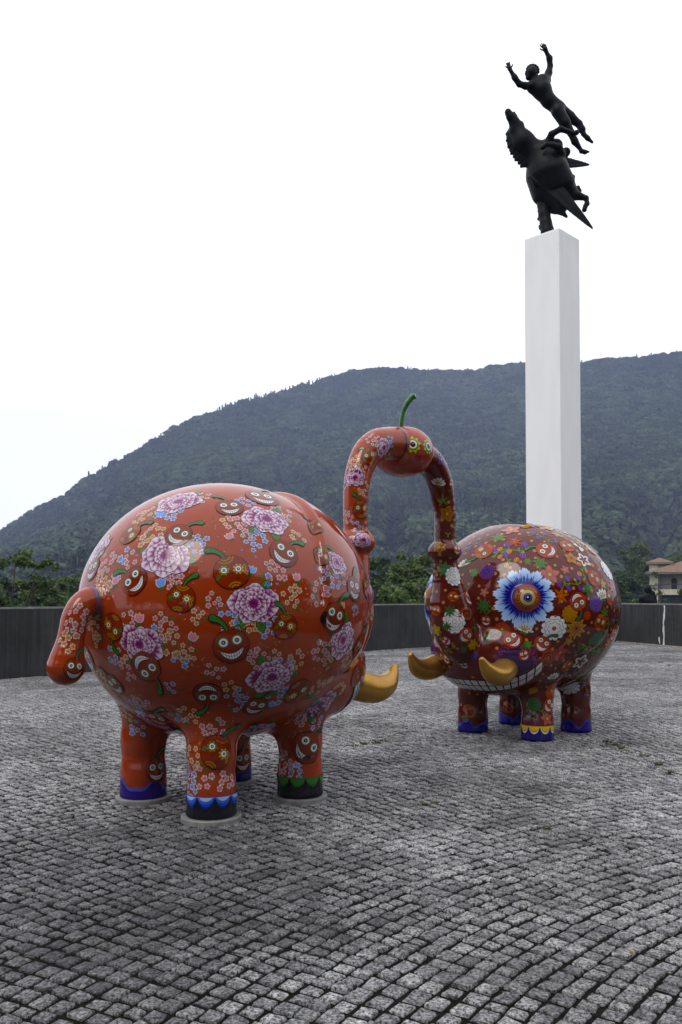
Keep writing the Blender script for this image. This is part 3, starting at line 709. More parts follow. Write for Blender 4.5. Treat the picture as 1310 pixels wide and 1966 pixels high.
def hip(name, x0, x1, y0, y1, ze, ax0, ax1, ay, za, parent=None):
    mb = MB(); v = [(x0, y0, ze), (x1, y0, ze), (x1, y1, ze), (x0, y1, ze), (ax0, ay, za), (ax1, ay, za)]
    mb.add(v, [(0, 1, 5, 4), (1, 2, 5), (2, 3, 4, 5), (3, 0, 4)]); mb.add([(x0, y0, ze), (x1, y0, ze), (x1, y1, ze), (x0, y1, ze)], [(3, 2, 1, 0)])
    o = hpart(name, mb, M_ROOF)
    mb = MB(); mb.box(x0 + .1, x1 - .1, y0 + .1, y1 - .1, ze - .22, ze - .004)
    f_ = mb.build('fascia', M_FASCIA); f_.parent = o
    return o
hip('roof', hx(1239), hx(1408), HD - 1.0, HD + 10.2, hz(1099), hx(1312), hx(1340), HD + 4.4, hz(1074.5))
hip('turret_roof', hx(1240), hx(1293), HD + 2.4, HD + 7.8, hz(1078.5), hx(1266), hx(1266.4), HD + 4.9, hz(1068))
mb = MB(); mb.box(hx(1264), hx(1400), HD - .3, HD + 2.19, hz(1142), hz(1131.5)); hpart('balcony', mb, M_HOUSEWALL)
mb = MB(); mb.box(hx(1264.5), hx(1400), HD - .25, HD - .17, hz(1122.5), hz(1121)); rl = hpart('handrail', mb, M_DARK)
for i in range(44):
    x = hx(1265) + i * 0.22
    mb = MB(); mb.box(x, x + .05, HD - .235, HD - .185, hz(1131.4), hz(1122.6)); hpart('baluster', mb, M_DARK)
for x0, x1, y0, y1, arch in ((1287, 1297.5, 1131, 1109, True), (1314, 1330, 1131, 1108, False), (1350, 1366, 1131, 1108, False)):
    mb = MB(); xa, xb, za, zb = hx(x0), hx(x1), hz(y0), hz(y1); n = 9
    pts = [(xa, za), (xb, za), (xb, zb - (xb - xa) / 2 if arch else zb)] + ([((xa + xb) / 2 + (xb - xa) / 2 * math.cos(t), zb - (xb - xa) / 2 + (xb - xa) / 2 * math.sin(t)) for t in np.linspace(.2, 2.94, n)] if arch else []) + [(xa, zb - (xb - xa) / 2 if arch else zb)]
    k = len(pts); yf = HD + 2.14
    mb.add([(x, yf, z) for x, z in pts] + [(x, yf + .05, z) for x, z in pts], [tuple(range(k))] + [(i, i + k, (i + 1) % k + k, (i + 1) % k) for i in range(k)])
    w = hpart('window', mb, M_GLASS)
for px_ in (1266.2, 1308, 1345): 
    mb = MB(); mb.box(hx(px_), hx(px_) + .16, HD - .12, HD + .04, GZ, hz(1101)); hpart('post', mb, M_DARK)
mb = MB(); mb.box(hx(1268), hx(1396), HD + 2.10, HD + 2.17, GZ, hz(1143.5)); hpart('carport_shade_panel', mb, M_DARK)  # dark panel on the wall, painted in for the shade inside the carport
mb = MB(); mb.box(hx(1247.4) - .03, hx(1264), HD + .1, HD + .19, hz(1132), hz(1122.5)); hpart('band', mb, M_FASCIA)

# ------------------------------------------------------------------ garden bust on a plinth beyond the parapet
BD = 33.5; bc = px_at(1245, 1160, BD)
bu = empty('bust_sculpture', (bc[0], bc[1], -1.95)); tag(bu, 'dark bronze bust with bowed head on a plinth beyond the short parapet', 'sculpture')
mb = MB(); mb.box(-.24, .24, -.2, .2, 0, 3.15); mb.build('plinth', M_CAP, bu)
u = BD / FPX
def bsdf(p):
    z0 = 3.12
    d = ell(p, (-.02, 0, z0 + .23), (.30, .22, .30))
    d = smin(d, chain(p, [(-.28, 0, z0 + .08), (-.25, -.02, z0 + .33), (-.02, -.04, z0 + .44), (.18, 0, z0 + .40), (.24, .02, z0 + .2)], [.12, .12, .13, .13, .12], .05), .05)
    d = smin(d, cone(p, (.02, -.02, z0 + .42), (0.0, -.05, z0 + .62), .09, .09), .05)
    d = smin(d, ell(p, (-.03, -.07, z0 + .70), (.145, .16, .17)), .03)
    d = smin(d, ell(p, (.14, -.05, z0 + .54), (.11, .10, .10)), .04)
    return smax(d, -(p[..., 2] - z0), .02)
sdf_part('figure', bsdf, (-.55, -.45, 3.05), (.55, .4, 4.1), .022, M_BRONZE, bu)

# ------------------------------------------------------------------ white pillar and bronze statue
PD = 18.0
pa_ = np.array([px_at(1073.5, 437, PD)[0], PD]); ptop = px_at(1073.5, 437, PD)[2]
rot = math.radians(44.6); side = 0.852
# faces: left face seen wide, right face narrow; near corner at pa_
e1 = np.array([-math.cos(rot - math.atan2(pa_[0], PD) * 0.0), math.sin(rot)]); e2 = np.array([math.sin(rot), math.cos(rot)])
pc = pa_ + (e1 + e2) * side / 2
pil = empty('pillar', (pc[0], pc[1], 0)); tag(pil, 'tall square white stone pillar rising behind the maroon elephant', 'pillar')
mb = MB(); cs = [pa_ - pc, pa_ + e1 * side - pc, pa_ + (e1 + e2) * side - pc, pa_ + e2 * side - pc]
zs = [-.02, ptop]
mb.add([(*c, z) for z in (-.02, ptop - .02) for c in cs] + [(*(c * 0.985), ptop) for c in cs], [(0, 3, 7, 4), (3, 2, 6, 7), (2, 1, 5, 6), (1, 0, 4, 5), (4, 7, 11, 8), (7, 6, 10, 11), (6, 5, 9, 10), (5, 4, 8, 9), (8, 11, 10, 9), (0, 1, 2, 3)])
mb.build('shaft', M_PILLAR, pil)
mb = MB(); k = 1.16
mb.add([(*(c * k), z) for z in (-.02, .12) for c in cs], [(0, 3, 7, 4), (3, 2, 6, 7), (2, 1, 5, 6), (1, 0, 4, 5), (4, 7, 6, 5)])
o = mb.build('plinth', M_CAP, pil); 

stat = empty('bronze_statue', (pc[0], pc[1], ptop)); tag(stat, 'black bronze statue of a leaping man above a winged horse atop the pillar', 'statue')
SD = pc[1]                                   # the statue stands over the pillar's middle
CU = SD / FPX / 4.679                        # metres per drawing unit
def J(x, y, dy=0.0):                         # drawing unit -> statue space; dy = depth away from the viewer in metres
    p = px_at(930 + x / 4.679, 60 + y / 4.679, SD); return (p[0] - pc[0], p[1] - pc[1] + dy, p[2] - ptop)
def ch(p, pts, rs, k=.03): return chain(p, [J(*q) for q in pts], [r * CU for r in rs], k)
def lobe(p, c, rx, rz, ry=None): return ell(p, J(*c), (rx * CU, (ry or rx) * CU, rz * CU))
def man(p):
    d = ch(p, [(455, 500), (520, 530), (575, 620), (660, 690)], [66, 80, 60, 66], .08)
    d = smin(d, ch(p, [(425, 500, -.02), (520, 455, 0), (560, 430, .05)], [46, 60, 44], .06), .06)
    d = smin(d, ch(p, [(470, 470), (440, 420)], [36, 34]), .05)
    d = smin(d, lobe(p, (425, 375), 52, 60, 58), .03); d = smin(d, lobe(p, (398, 415, -.01), 28, 28), .03)
    d = smin(d, ch(p, [(385, 375, -.02), (372, 385, -.02)], [9, 11], .01), .012); d = smin(d, lobe(p, (488, 362, .0), 9, 16), .01)
    hair = None
    for i in range(26):
        a = -.25 + 3.5 * (i % 9) / 8; rr = (1.0, .92, .62)[i // 9]; e = lobe(p, (432 + 50 * rr * math.cos(a), 362 - 50 * rr * math.sin(a), (-.03, .08, .02)[i // 9]), 15, 14); hair = e if hair is None else np.minimum(hair, e)
    d = smin(d, hair, .012)
    # arms
    d = smin(d, ch(p, [(430, 505, -.05), (360, 520, -.12), (300, 518, -.18), (255, 470, -.22), (222, 425, -.25)], [38, 30, 26, 25, 16]), .05)
    d = smin(d, ch(p, [(222, 425, -.25), (208, 398, -.25)], [16, 20]), .02)
    for q in ([(194, 392), (178, 384), (172, 380)], [(198, 385), (184, 362), (180, 350)], [(205, 382), (195, 355), (193, 345)], [(212, 382), (207, 352), (207, 341)], [(220, 390), (231, 374), (233, 360)]):
        d = smin(d, ch(p, [(*a, -.25) for a in q], [7.5, 6.0, 5.0], .005), .012)
    d = smin(d, ch(p, [(558, 425, .08), (588, 350, .10), (602, 288, .10), (592, 230, .06), (566, 188, .03)], [42, 33, 25, 27, 17]), .05)
    d = smin(d, ch(p, [(566, 188, .03), (548, 158, .01)], [17, 22]), .02)
    for q in ([(535, 172), (514, 166), (500, 155)], [(538, 156), (515, 140), (500, 122)], [(543, 150), (525, 128), (516, 111)], [(550, 148), (538, 126), (534, 111)], [(557, 150), (553, 132), (548, 120)]):
        d = smin(d, ch(p, [(*a, .0) for a in q], [7.5, 6.0, 5.0], .005), .012)
    # legs
    d = smin(d, ch(p, [(695, 690, .08), (780, 740, .13), (868, 800, .15), (895, 850, .15), (914, 897, .15)], [56, 49, 32, 31, 17]), .06)
    d = smin(d, ch(p, [(908, 890, .15), (945, 930, .14), (985, 972, .12)], [22, 21, 11]), .02)
    d = smin(d, ch(p, [(655, 735, -.06), (715, 835, -.07), (772, 925, -.06), (808, 1000, -.05), (862, 1072, -.04)], [58, 50, 32, 31, 17]), .06)
    d = smin(d, ch(p, [(868, 1085, -.04), (898, 1098, -.06), (928, 1100, -.08)], [22, 18, 9]), .02)
    return d
def horse(p):
    d = ch(p, [(520, 1120, -.05), (565, 1270, 0), (620, 1400, .08), (680, 1490, .15)], [120, 180, 178, 120], .15)
    d = smin(d, ch(p, [(440, 1130), (560, 1040, .05)], [70, 78], .08), .10)
    d = smin(d, ch(p, [(278, 905, -.08), (345, 1000, -.05), (450, 1100, 0)], [64, 95, 105], .06), .08)
    d = smin(d, ch(p, [(300, 890, -.1), (258, 850, -.14), (222, 808, -.18), (200, 778, -.2)], [52, 47, 38, 31]), .05)
    d = smin(d, lobe(p, (318, 862, -.1), 28, 32), .04); d = smin(d, lobe(p, (194, 766, -.2), 22, 22), .03)
    d = smin(d, ch(p, [(280, 862, -.15), (266, 806, -.16), (254, 768, -.16)], [30, 18, 11]), .02)
    for i in range(11):
        t = i / 10; x, y = 205 + 30 * max(0, t - .25) * 6 * .55 * t + 55 * t * t, 905 + 290 * t
        d = smin(d, ch(p, [(x + 46, y - 16, .02), (x + 2 + 6 * (i % 2), y + 12, .03)], [42, 15], .02), .03)
    d = smin(d, ch(p, [(570, 1030, -.1), (580, 980, -.25), (652, 950, -.32), (720, 968, -.30), (772, 978, -.27)], [50, 28, 26, 21, 17]), .04)
    d = smin(d, ch(p, [(772, 978, -.27), (800, 968, -.26)], [18, 24]), .02)
    d = smin(d, ch(p, [(690, 1120, .05), (735, 1085, .0)], [58, 40]), .05); d = smin(d, lobe(p, (640, 1030, 0), 66, 60), .05)
    d = smin(d, ch(p, [(650, 1170, -.30), (620, 1145, -.48), (560, 1128, -.50), (512, 1118, -.48)], [52, 32, 22, 18]), .04)
    d = smin(d, ch(p, [(512, 1118, -.48), (482, 1142, -.46)], [20, 22]), .02)
    d = smin(d, ch(p, [(640, 1290, -.3), (700, 1400, -.2)], [70, 90], .06), .12)
    d = smin(d, ch(p, [(740, 1420, -.05), (800, 1490, -.1), (898, 1528, -.15), (908, 1578, -.15), (892, 1600, -.15)], [85, 46, 22, 19, 20]), .05)
    d = smin(d, ch(p, [(894, 1590, -.15), (882, 1632, -.15)], [21, 22]), .015)
    d = smin(d, ch(p, [(745, 1275, .2), (815, 1268, .22), (808, 1318, .22), (790, 1350, .2)], [40, 24, 19, 22]), .03)
    d = smin(d, ch(p, [(770, 1395, .2), (815, 1375, .22), (868, 1360, .22), (882, 1392, .22), (856, 1422, .22)], [36, 18, 15, 16, 19]), .03)
    d = smin(d, ch(p, [(660, 1520, .25), (720, 1560, .3), (772, 1612, .3)], [44, 34, 12]), .04)
    return d
def blade(p, a, b, wa, wb, th, dirw):        # flat tapering wing between a and b
    a, b = np.array(J(*a)), np.array(J(*b)); ax = b - a; L = np.linalg.norm(ax); ax /= L
    w = np.array(dirw, float); w -= ax * (w @ ax); w /= np.linalg.norm(w); n = np.cross(ax, w)
    q = p - a.astype(np.float32); t = q @ ax; s = q @ w; m = q @ n
    tt = np.clip(t / L, 0, 1); half = (wa * (1 - tt) ** .75 + wb) * CU
    thk = th * CU * (1 - .7 * tt) * (1 + .18 * np.sin(s / CU / 9.0))
    dx = np.maximum(np.abs(s) - half, 0); dz = np.maximum(np.abs(m) - thk, 0); dy = np.maximum(np.maximum(-t, t - L), 0)
    ins_ = np.minimum(np.maximum(np.abs(s) - half, np.abs(m) - thk), 0)
    return np.sqrt(dx * dx + dy * dy + dz * dz) + ins_ - 3 * CU
sdf_part('man', man, J(130, 1160, -.65), J(1040, 70, .65), .0105, M_BRONZE, stat)
sdf_part('winged_horse', horse, J(120, 1690, -1.0), J(1000, 700, .9), .022, M_BRONZE, stat)
sdf_part('wing', lambda p: blade(p, (700, 1155, .1), (972, 1148, .25), 54, 3, 9, (0, .15, 1)), J(600, 1300, -.6), J(1020, 1020, .8), .018, M_BRONZE, stat)
sdf_part('wing', lambda p: smin(blade(p, (450, 1290, -.22), (920, 1852, -.45), 84, 2, 10, (1, -.25, .87)), lobe(p, (470, 1330, -.15), 60, 120, 40), .08), J(340, 1920, -1.2), J(980, 1180, .6), .02, M_BRONZE, stat)
def support(p):
    pts = [(585, 1440, .15), (545, 1540, .1), (545, 1640, .05), (555, 1720, .02)]
    d = ch(p, pts + [(568, 1800, .0)], [80, 58, 52, 52, 62], .04)
    for i in range(14):
        a = i * 2.3; y = 1520 + i * 20; d = smin(d, lobe(p, (548 + 40 * math.cos(a), y, .1 - .09 * math.sin(a)), 24, 18), .02)
    return smax(d, -(p[..., 2] + .0), .01)
sdf_part('support', support, J(420, 1900, -.4), J(700, 1400, .5), .02, M_BRONZE, stat)
# ------------------------------------------------------------------ elephants
# local space: +x forward, +y its left, z up, origin on the ground between the feet
LEG = 0.415
LEGS = [(LEG, LEG), (LEG, -LEG), (-LEG, LEG), (-LEG, -LEG)]
TRUNK_PTS = [(1.48, 0, 1.90), (1.475, 0, 2.10), (1.475, 0, 2.36), (1.51, 0, 2.57), (1.605, 0, 2.76), (1.75, 0, 2.87), (1.92, 0, 2.905), (2.03, 0, 2.91)]
TRUNK_R = [.108, .108, .112, .120, .130, .142, .154, .164]
ROOT = bspline([(1.06, 0, .97), (1.25, 0, 1.06), (1.37, 0, 1.34), (1.43, 0, 1.63), (1.48, 0, 1.90)], [.15, .205, .228, .158, .114], 16)
UPPER = bspline(TRUNK_PTS, TRUNK_R, 26)
TAIL = bspline([(-.98, 0, 1.47), (-1.12, 0, 1.455), (-1.205, 0, 1.36), (-1.245, 0, 1.20), (-1.275, 0, 1.04)], [.100, .096, .090, .088, .122], 16)
def e_trunk(p):
    root = chain(p, *ROOT, k=.004); ring = ell(p, (1.48, 0, 1.975), (.172, .172, .125)); up = smax(chain(p, *UPPER, k=.004), (p[..., 0] - 2.06), .02)
    return smin(smin(root, ring, .02), up, .02)
def e_leg(p, lx, ly):
    return smax(chain(p, [(lx, ly, .02), (lx, ly, .18), (lx, ly, .42), (lx * .93, ly * .93, .85)], [.172, .158, .158, .215], .05), -p[..., 2], .03)
def e_comp(p):
    x, y, z = p[..., 0], p[..., 1], p[..., 2]
    body = ell(p, (0, 0, 1.39), (1.06, 1.055, .955))
    jaw = ell(p, (.56, 0, .94), (.66, .74, .49))
    body = smin(body, jaw, .14)
    rim = smax(-(x - .03 - .38 * np.clip((z - 1.55) / .8, 0, 1) ** 2), .93 - z - .10 * np.clip(x - .9, 0, .4), .35)
    head = smax(ell(p, (.05, 0, 1.43), (1.085, 1.092, .945)), rim, .04)
    trunk = boxed(e_trunk, (.9, -.24, .8), (2.06, .24, 3.07), p)
    legs = [boxed(lambda w, lx=lx, ly=ly: e_leg(w, lx, ly), (lx - .21, ly - .21, 0), (lx + .21, ly + .21, 1.0), p) for lx, ly in LEGS]
    tail = boxed(lambda w: chain(w, *TAIL, k=.004), (-1.42, -.13, .9), (-.9, .13, 1.6), p)
    eyes = [boxed(lambda w, s=s: ell(w, (.86, s * .545, 1.50), (.16, .16, .16)), (.7, s * .545 - .16, 1.34), (1.02, s * .545 + .16, 1.66), p) for s in (1, -1)]
    return body, head, trunk, legs, tail, eyes
def elephant(p):
    body, head, trunk, legs, tail, eyes = e_comp(p)
    d = smin(body, head, .022); d = smin(d, trunk, .06)
    for l in legs: d = smin(d, l, .13)
    d = smin(d, tail, .03)
    for e in eyes: d = smin(d, e, .015)
    return d
EV, EF, EN = surface_net(elephant, (-1.45, -1.2, -.06), (2.15, 1.2, 3.14), .026, 4)
body_, head_, trunk_, legs_, tail_, eyes_ = e_comp(EV[EF].mean(1).astype(np.float32))
wh = np.argmin(np.stack([body_, head_ + .004, trunk_ + .03] + [l + .035 for l in legs_] + [tail_ + .01] + eyes_, 0), 0)
PARTS = ['body', 'head', 'trunk', 'leg', 'leg', 'leg', 'leg', 'tail', 'eye_bulge', 'eye_bulge']
part_mesh = []
for k in range(len(PARTS)):
    f = EF[wh == k]; used = np.unique(f); mp_ = np.full(len(EV), -1); mp_[used] = np.arange(len(used)); part_mesh.append((EV[used], mp_[f], EN[used]))

def tusk_sdf(s):
    def f(p):
        return chain(p, *bspline([(.80, s * .36, .83), (1.02, s * .42, .785), (1.20, s * .455, .745), (1.33, s * .465, .765), (1.42, s * .455, .825), (1.475, s * .445, .902)], [.112, .124, .119, .096, .062, .032], 20), k=.004)
    return f
tusk_geo = [surface_net(tusk_sdf(s), (.6, -.75, .5), (1.75, .75, 1.1), .022) for s in (1, -1)]

class Eleph:
    def __init__(s, name, loc, head_deg, mat, label):
        s.root = empty(name, (*loc, 0), math.radians(head_deg)); tag(s.root, label, 'elephant sculpture'); s.part = []
        for k, nm in enumerate(PARTS):
            v, f, n = part_mesh[k]; s.part.append(mk(nm, v, f, mat, s.root, smooth=True, normals=n))
        for v, f, n in tusk_geo: mk('tusk', v, f, M_GOLD, s.root, smooth=True, normals=n)
        a = math.radians(head_deg); s.R = np.array([[math.cos(a), -math.sin(a), 0], [math.sin(a), math.cos(a), 0], [0, 0, 1]]); s.t = np.array([*loc, 0.0])
        s.k = 0
    def ray(s, pts):                          # pixels -> surface points, normals (local), hit flags, distance
        o = (np.array([0, 0, CAMH]) - s.t) @ s.R; d = np.array([px_dir(x, y) for x, y in pts]); d /= np.linalg.norm(d, axis=1, keepdims=True); dl = (d @ s.R).astype(np.float32)
        t = np.full(len(pts), 3.5, np.float32)
        for _ in range(90):
            v = elephant((o + dl * t[:, None]).astype(np.float32)); t = np.minimum(t + v * .85, 30)
        p = (o + dl * t[:, None]).astype(np.float32); g = grad(elephant, p, .006); g /= np.linalg.norm(g, axis=1, keepdims=True)
        return p, g, np.abs(elephant(p)) < .01, t

# ---- painted ornaments: flat motifs laid on the enamel, following its curvature
class Art:
    def __init__(s): s.v, s.c, s.h, s.f, s.n = [], [], [], [], 0
    def _add(s, P, C, h, F):
        s.v.append(P); s.c.append(np.broadcast_to(C, (len(P), 3))); s.h.append(np.full(len(P), h)); s.f += [tuple(i + s.n for i in q) for q in F]; s.n += len(P)
    def shape(s, c, rad, col, h, rings=2, th=None):           # star shaped patch: rad over theta; col constant or function(points)
        c = np.array(c, float); rad = np.asarray(rad, float); m = len(rad); th = np.linspace(0, 2 * math.pi, m, endpoint=False) if th is None else th
        P = [c[None]]; d = np.stack([np.cos(th), np.sin(th)], 1) * rad[:, None]
        for k in range(1, rings + 1): P.append(c + d * (k / rings))
        P = np.concatenate(P); F = [(0, 1 + k, 1 + (k + 1) % m) for k in range(m)]
        for r in range(rings - 1):
            b = 1 + r * m; F += [(b + k, b + m + k, b + m + (k + 1) % m, b + (k + 1) % m) for k in range(m)]
        s._add(P, col(P) if callable(col) else np.array(col), h, F)
    def disc(s, c, r, col, h, m=24, sx=1.0, sy=1.0, rings=2, rot=0.0):
        th = np.linspace(0, 2 * math.pi, m, endpoint=False); q = np.stack([np.cos(th) * r * sx, np.sin(th) * r * sy], 1)
        if rot: q = q @ np.array([[math.cos(rot), math.sin(rot)], [-math.sin(rot), math.cos(rot)]])
        s.shape(c, np.linalg.norm(q, axis=1), col, h, rings, np.arctan2(q[:, 1], q[:, 0]))
    def band(s, pts, w, col, h):                              # ribbon along pts with half widths w
        P = np.array(pts, float); w = np.broadcast_to(np.asarray(w, float), (len(P),)); d = np.gradient(P, axis=0); d /= np.linalg.norm(d, axis=1, keepdims=True) + 1e-9
        n = np.stack([-d[:, 1], d[:, 0]], 1); Q = np.concatenate([P + n * w[:, None], P - n * w[:, None]]); k = len(P)
        s._add(Q, col(Q) if callable(col) else np.array(col), h, [(i + k, i + k + 1, i + 1, i) for i in range(k - 1)])
    def petal(s, c, ang, L, W, col, h, pw=0.75, m=14, notch=0.0):            # petal from c outward
        t = np.linspace(0, 1, m // 2 + 2); half = W * np.sin(np.pi * t ** pw) ** .8
        ax = np.array([math.cos(ang), math.sin(ang)]); n = np.array([-ax[1], ax[0]]); c = np.array(c)
        up_ = c + ax * (L * t)[:, None] + n * half[:, None]; dn = c + ax * (L * t)[:, None] - n * half[:, None]
        Q = np.concatenate([up_, dn]); k = len(t); s._add(Q, col(Q) if callable(col) else np.array(col), h, [(i + k, i + k + 1, i + 1, i) for i in range(k - 1)])
    def merge(s, o, off, sc=1.0, rot=0.0, h=0.0):
        r = np.array([[math.cos(rot), math.sin(rot)], [-math.sin(rot), math.cos(rot)]])
        for P, C, H in zip(o.v, o.c, o.h): s.v.append(P @ r * sc + np.array(off)); s.c.append(C); s.h.append(H + h)
        s.f += [tuple(i + s.n for i in q) for q in o.f]; s.n += o.n
    def data(s): return np.concatenate(s.v), np.concatenate(s.c), np.concatenate(s.h)

BLACK = (.012, .010, .012); WHITE = (.74, .74, .76); GREEN = (.045, .15, .030); LGREEN = (.10, .26, .05); YEL = (.55, .36, .04); ORANGE = (.50, .17, .03); INDIGO = (.035, .025, .20); SKYB = (.16, .32, .72); PURP = (.14, .06, .30)
CH_RED = (.215, .030, .013)
def lerp(a, b, t): return np.array(a) * (1 - t) + np.array(b) * t
def stem_art(A, side, h, lenf=1.0):
    t = np.linspace(0, 1, 9); P = np.stack([side * (.05 + .62 * t ** 1.8) * lenf, .86 + .95 * t * lenf - .12 * t ** 3], 1)
    A.band(P, .13 + .10 * t ** 3, BLACK, h); e = P[-1] + np.array([.03 * side, .0]); A.disc(e, .23, BLACK, h, 14)
    A.band(P, .075 + .10 * t ** 3, GREEN, h + .5); A.disc(e, .175, GREEN, h + .5, 14)
def eye(A, c, r, h, ring=(.06, .14, .04)):
    A.disc(c, r * 1.28, ring, h, 18); A.disc(c, r, WHITE, h + .5, 18); A.disc(c, r * .52, BLACK, h + 1, 14); A.disc(c, r * .17, WHITE, h + 1.5, 8, rings=1)
def grin(A, h, w=.66, y0=-.17, dep=.58, teeth=9, open_=.33):
    t = np.linspace(-1, 1, 21); lo_ = lambda t: y0 - dep * (1 - t * t); up_ = lambda t: y0 - (dep - open_) * (1 - t * t) 
    mid = np.stack([t * w, (lo_(t) + up_(t)) / 2], 1)
    A.band(mid, (up_(t) - lo_(t)) / 2 + .045, BLACK, h); A.band(mid, np.maximum((up_(t) - lo_(t)) / 2, .004), WHITE, h + .5)
    for k in range(1, teeth):
        tt = -1 + 2 * k / teeth; A.band([(tt * w, up_(tt)), (tt * w * .97, lo_(tt))], .012, BLACK, h + 1)
    A.band(mid, .011, BLACK, h + 1)
    for sgn in (-1, 1): A.disc((sgn * (w + .06), y0 + .05), .045, (.30, .12, .22), h + .5, 8, rings=1)
def cherry_art(kind, side=1, body=CH_RED, outline=BLACK, stem=True):
    A = Art()
    if stem: stem_art(A, side, 0)
    th = np.linspace(0, 2 * math.pi, 40, endpoint=False); sh = 1 - .05 * np.cos(th - math.pi / 2) ** 8
    A.shape((0, 0), sh, outline, .5, 3); A.shape((0, 0), sh * .96, lambda P: np.array(body) * (1 + .22 * P[:, :1] * -.6 + .15 * P[:, 1:]), 1, 3)
    if kind == 'G':
        eye(A, (-.37, .27), .235, 1.6); eye(A, (.37, .27), .235, 1.6); grin(A, 1.6)
        for sgn in (-1, 1):
            for k, a in enumerate((.3, .75, 1.2)):
                b = np.array([sgn * .36, .26]); d = np.array([sgn * math.cos(a), math.sin(a)]); q = np.array([-d[1], d[0]]) * .05
                A.band([b + d * .28, b + d * .37 + q, b + d * .44 - q * .4], [.022, .02, .03], (.07, .13, .03), 1.6)
    else:
        for c, col in (((-.36, .22), (.20, .26, .03)), ((.40, .02), YEL)):
            th2 = np.linspace(0, 2 * math.pi, 48, endpoint=False); A.shape(c, .36 * (.82 + .18 * np.cos(8 * th2)), BLACK, 1.5, 1); A.shape(c, .325 * (.82 + .18 * np.cos(8 * th2)), col, 1.8, 1); eye(A, c, .165, 2.0, (.16, .07, .02))
        for c, a0, a1, r in (((.0, 1.0), 3.55, 5.85, .46), ((.98, -.15), 2.0, 4.1, .36), ((-.15, -1.0), .55, 2.4, .40)):
            for rr in (r, r * .62):
                a = np.linspace(a0, a1, 12); P = np.array(c) + rr * np.stack([np.cos(a), np.sin(a)], 1); A.band(P[np.linalg.norm(P, axis=1) < .93] if (np.linalg.norm(P, axis=1) < .93).sum() > 3 else P * .8, .035, (.34, .20, .03), 1.5)
        A.petal((.05, -.42), .35, .26, .055, (.16, .03, .03), 1.6); A.petal((.05, -.50), .2, .26, .05, (.12, .02, .02), 1.7)
        A.petal((-.62, .05), 3.7, .38, .10, GREEN, 2.2)
    return A
def blossom_art(col, rim=WHITE, ctr=(.40, .08, .06), n=5):
    A = Art(); th = np.linspace(0, 2 * math.pi, 30, endpoint=False); r = .60 + .40 * np.abs(np.cos(n / 2 * th)) ** .6
    A.shape((0, 0), r * 1.06, np.array(rim), 0, 1); A.shape((0, 0), r * .88, lambda P: lerp(np.array(col) * .55, col, np.clip(np.linalg.norm(P, axis=1) / .8, 0, 1)[:, None]), .5, 2); A.disc((0, 0), .15, ctr, 1, 8, rings=1)
    return A
PINK = (.60, .25, .29); ORNG = (.62, .32, .11); BLUE = (.20, .34, .76)
def spray_art(col, n, rg, big=1.0):
    """a cluster of small five petalled blossoms with green leaves; unit = blossom radius"""
    A = Art(); pos = []
    R = 1.15 * math.sqrt(max(n, 1)) * 1.05
    for k in range(n * 30):
        if len(pos) >= n: break
        q = rg.uniform(-R, R, 2) * np.array([1.15, .95])
        if np.linalg.norm(q) < R * 1.05 and all(np.linalg.norm(q - w) > 1.75 for w in pos): pos.append(q)
    for k in range(int(n * 1.5) + 2):
        a = rg.random() * 6.28; q = np.array([math.cos(a), math.sin(a)]) * R * rg.uniform(.5, 1.35); A.petal(q, rg.random() * 6.28, rg.uniform(.8, 1.4), .26, GREEN if rg.random() < .6 else (.09, .12, .03), 0)
    for q in pos: A.merge(blossom_art(col), q, rg.uniform(.75, 1.05) * big, rg.random() * 6.28, .6)
    for k in range(max(1, n // 4)):
        a = rg.random() * 6.28; q = np.array([math.cos(a), math.sin(a)]) * R * 1.5; A.petal(q, a, .9, .28, np.array(col) * .8, .3)
    return A
def bud_art(col):
    A = Art()
    for a in (-.5, 0, .5): A.petal((0, -.6), 1.57 + a, 1.6, .48, WHITE, .0 + .2 * abs(a)); A.petal((0, -.55), 1.57 + a, 1.45, .40, np.array(col), .5 + .2 * abs(a))
    A.petal((0, -.7), 3.9, .7, .18, GREEN, 1); A.petal((0, -.7), 5.5, .7, .18, GREEN, 1); return A
def leaf_art(A, c, ang, L, h):
    A.petal(c, ang, L * 1.05, L * .36, (.02, .06, .015), h); A.petal(c, ang, L, L * .30, lambda P: lerp((.03, .11, .02), (.09, .24, .05), (np.linalg.norm(P - np.array(c), axis=1) / L)[:, None]), h + .3)
    ax = np.array([math.cos(ang), math.sin(ang)]); n = np.array([-ax[1], ax[0]])
    A.band([np.array(c) + ax * L * t for t in (.05, .5, .95)], .012, (.02, .06, .015), h + .6)
    for t in (.25, .45, .65):
        for s_ in (-1, 1): A.band([np.array(c) + ax * L * t, np.array(c) + ax * L * (t + .14) + n * s_ * L * .2], .010, (.02, .06, .015), h + .6)
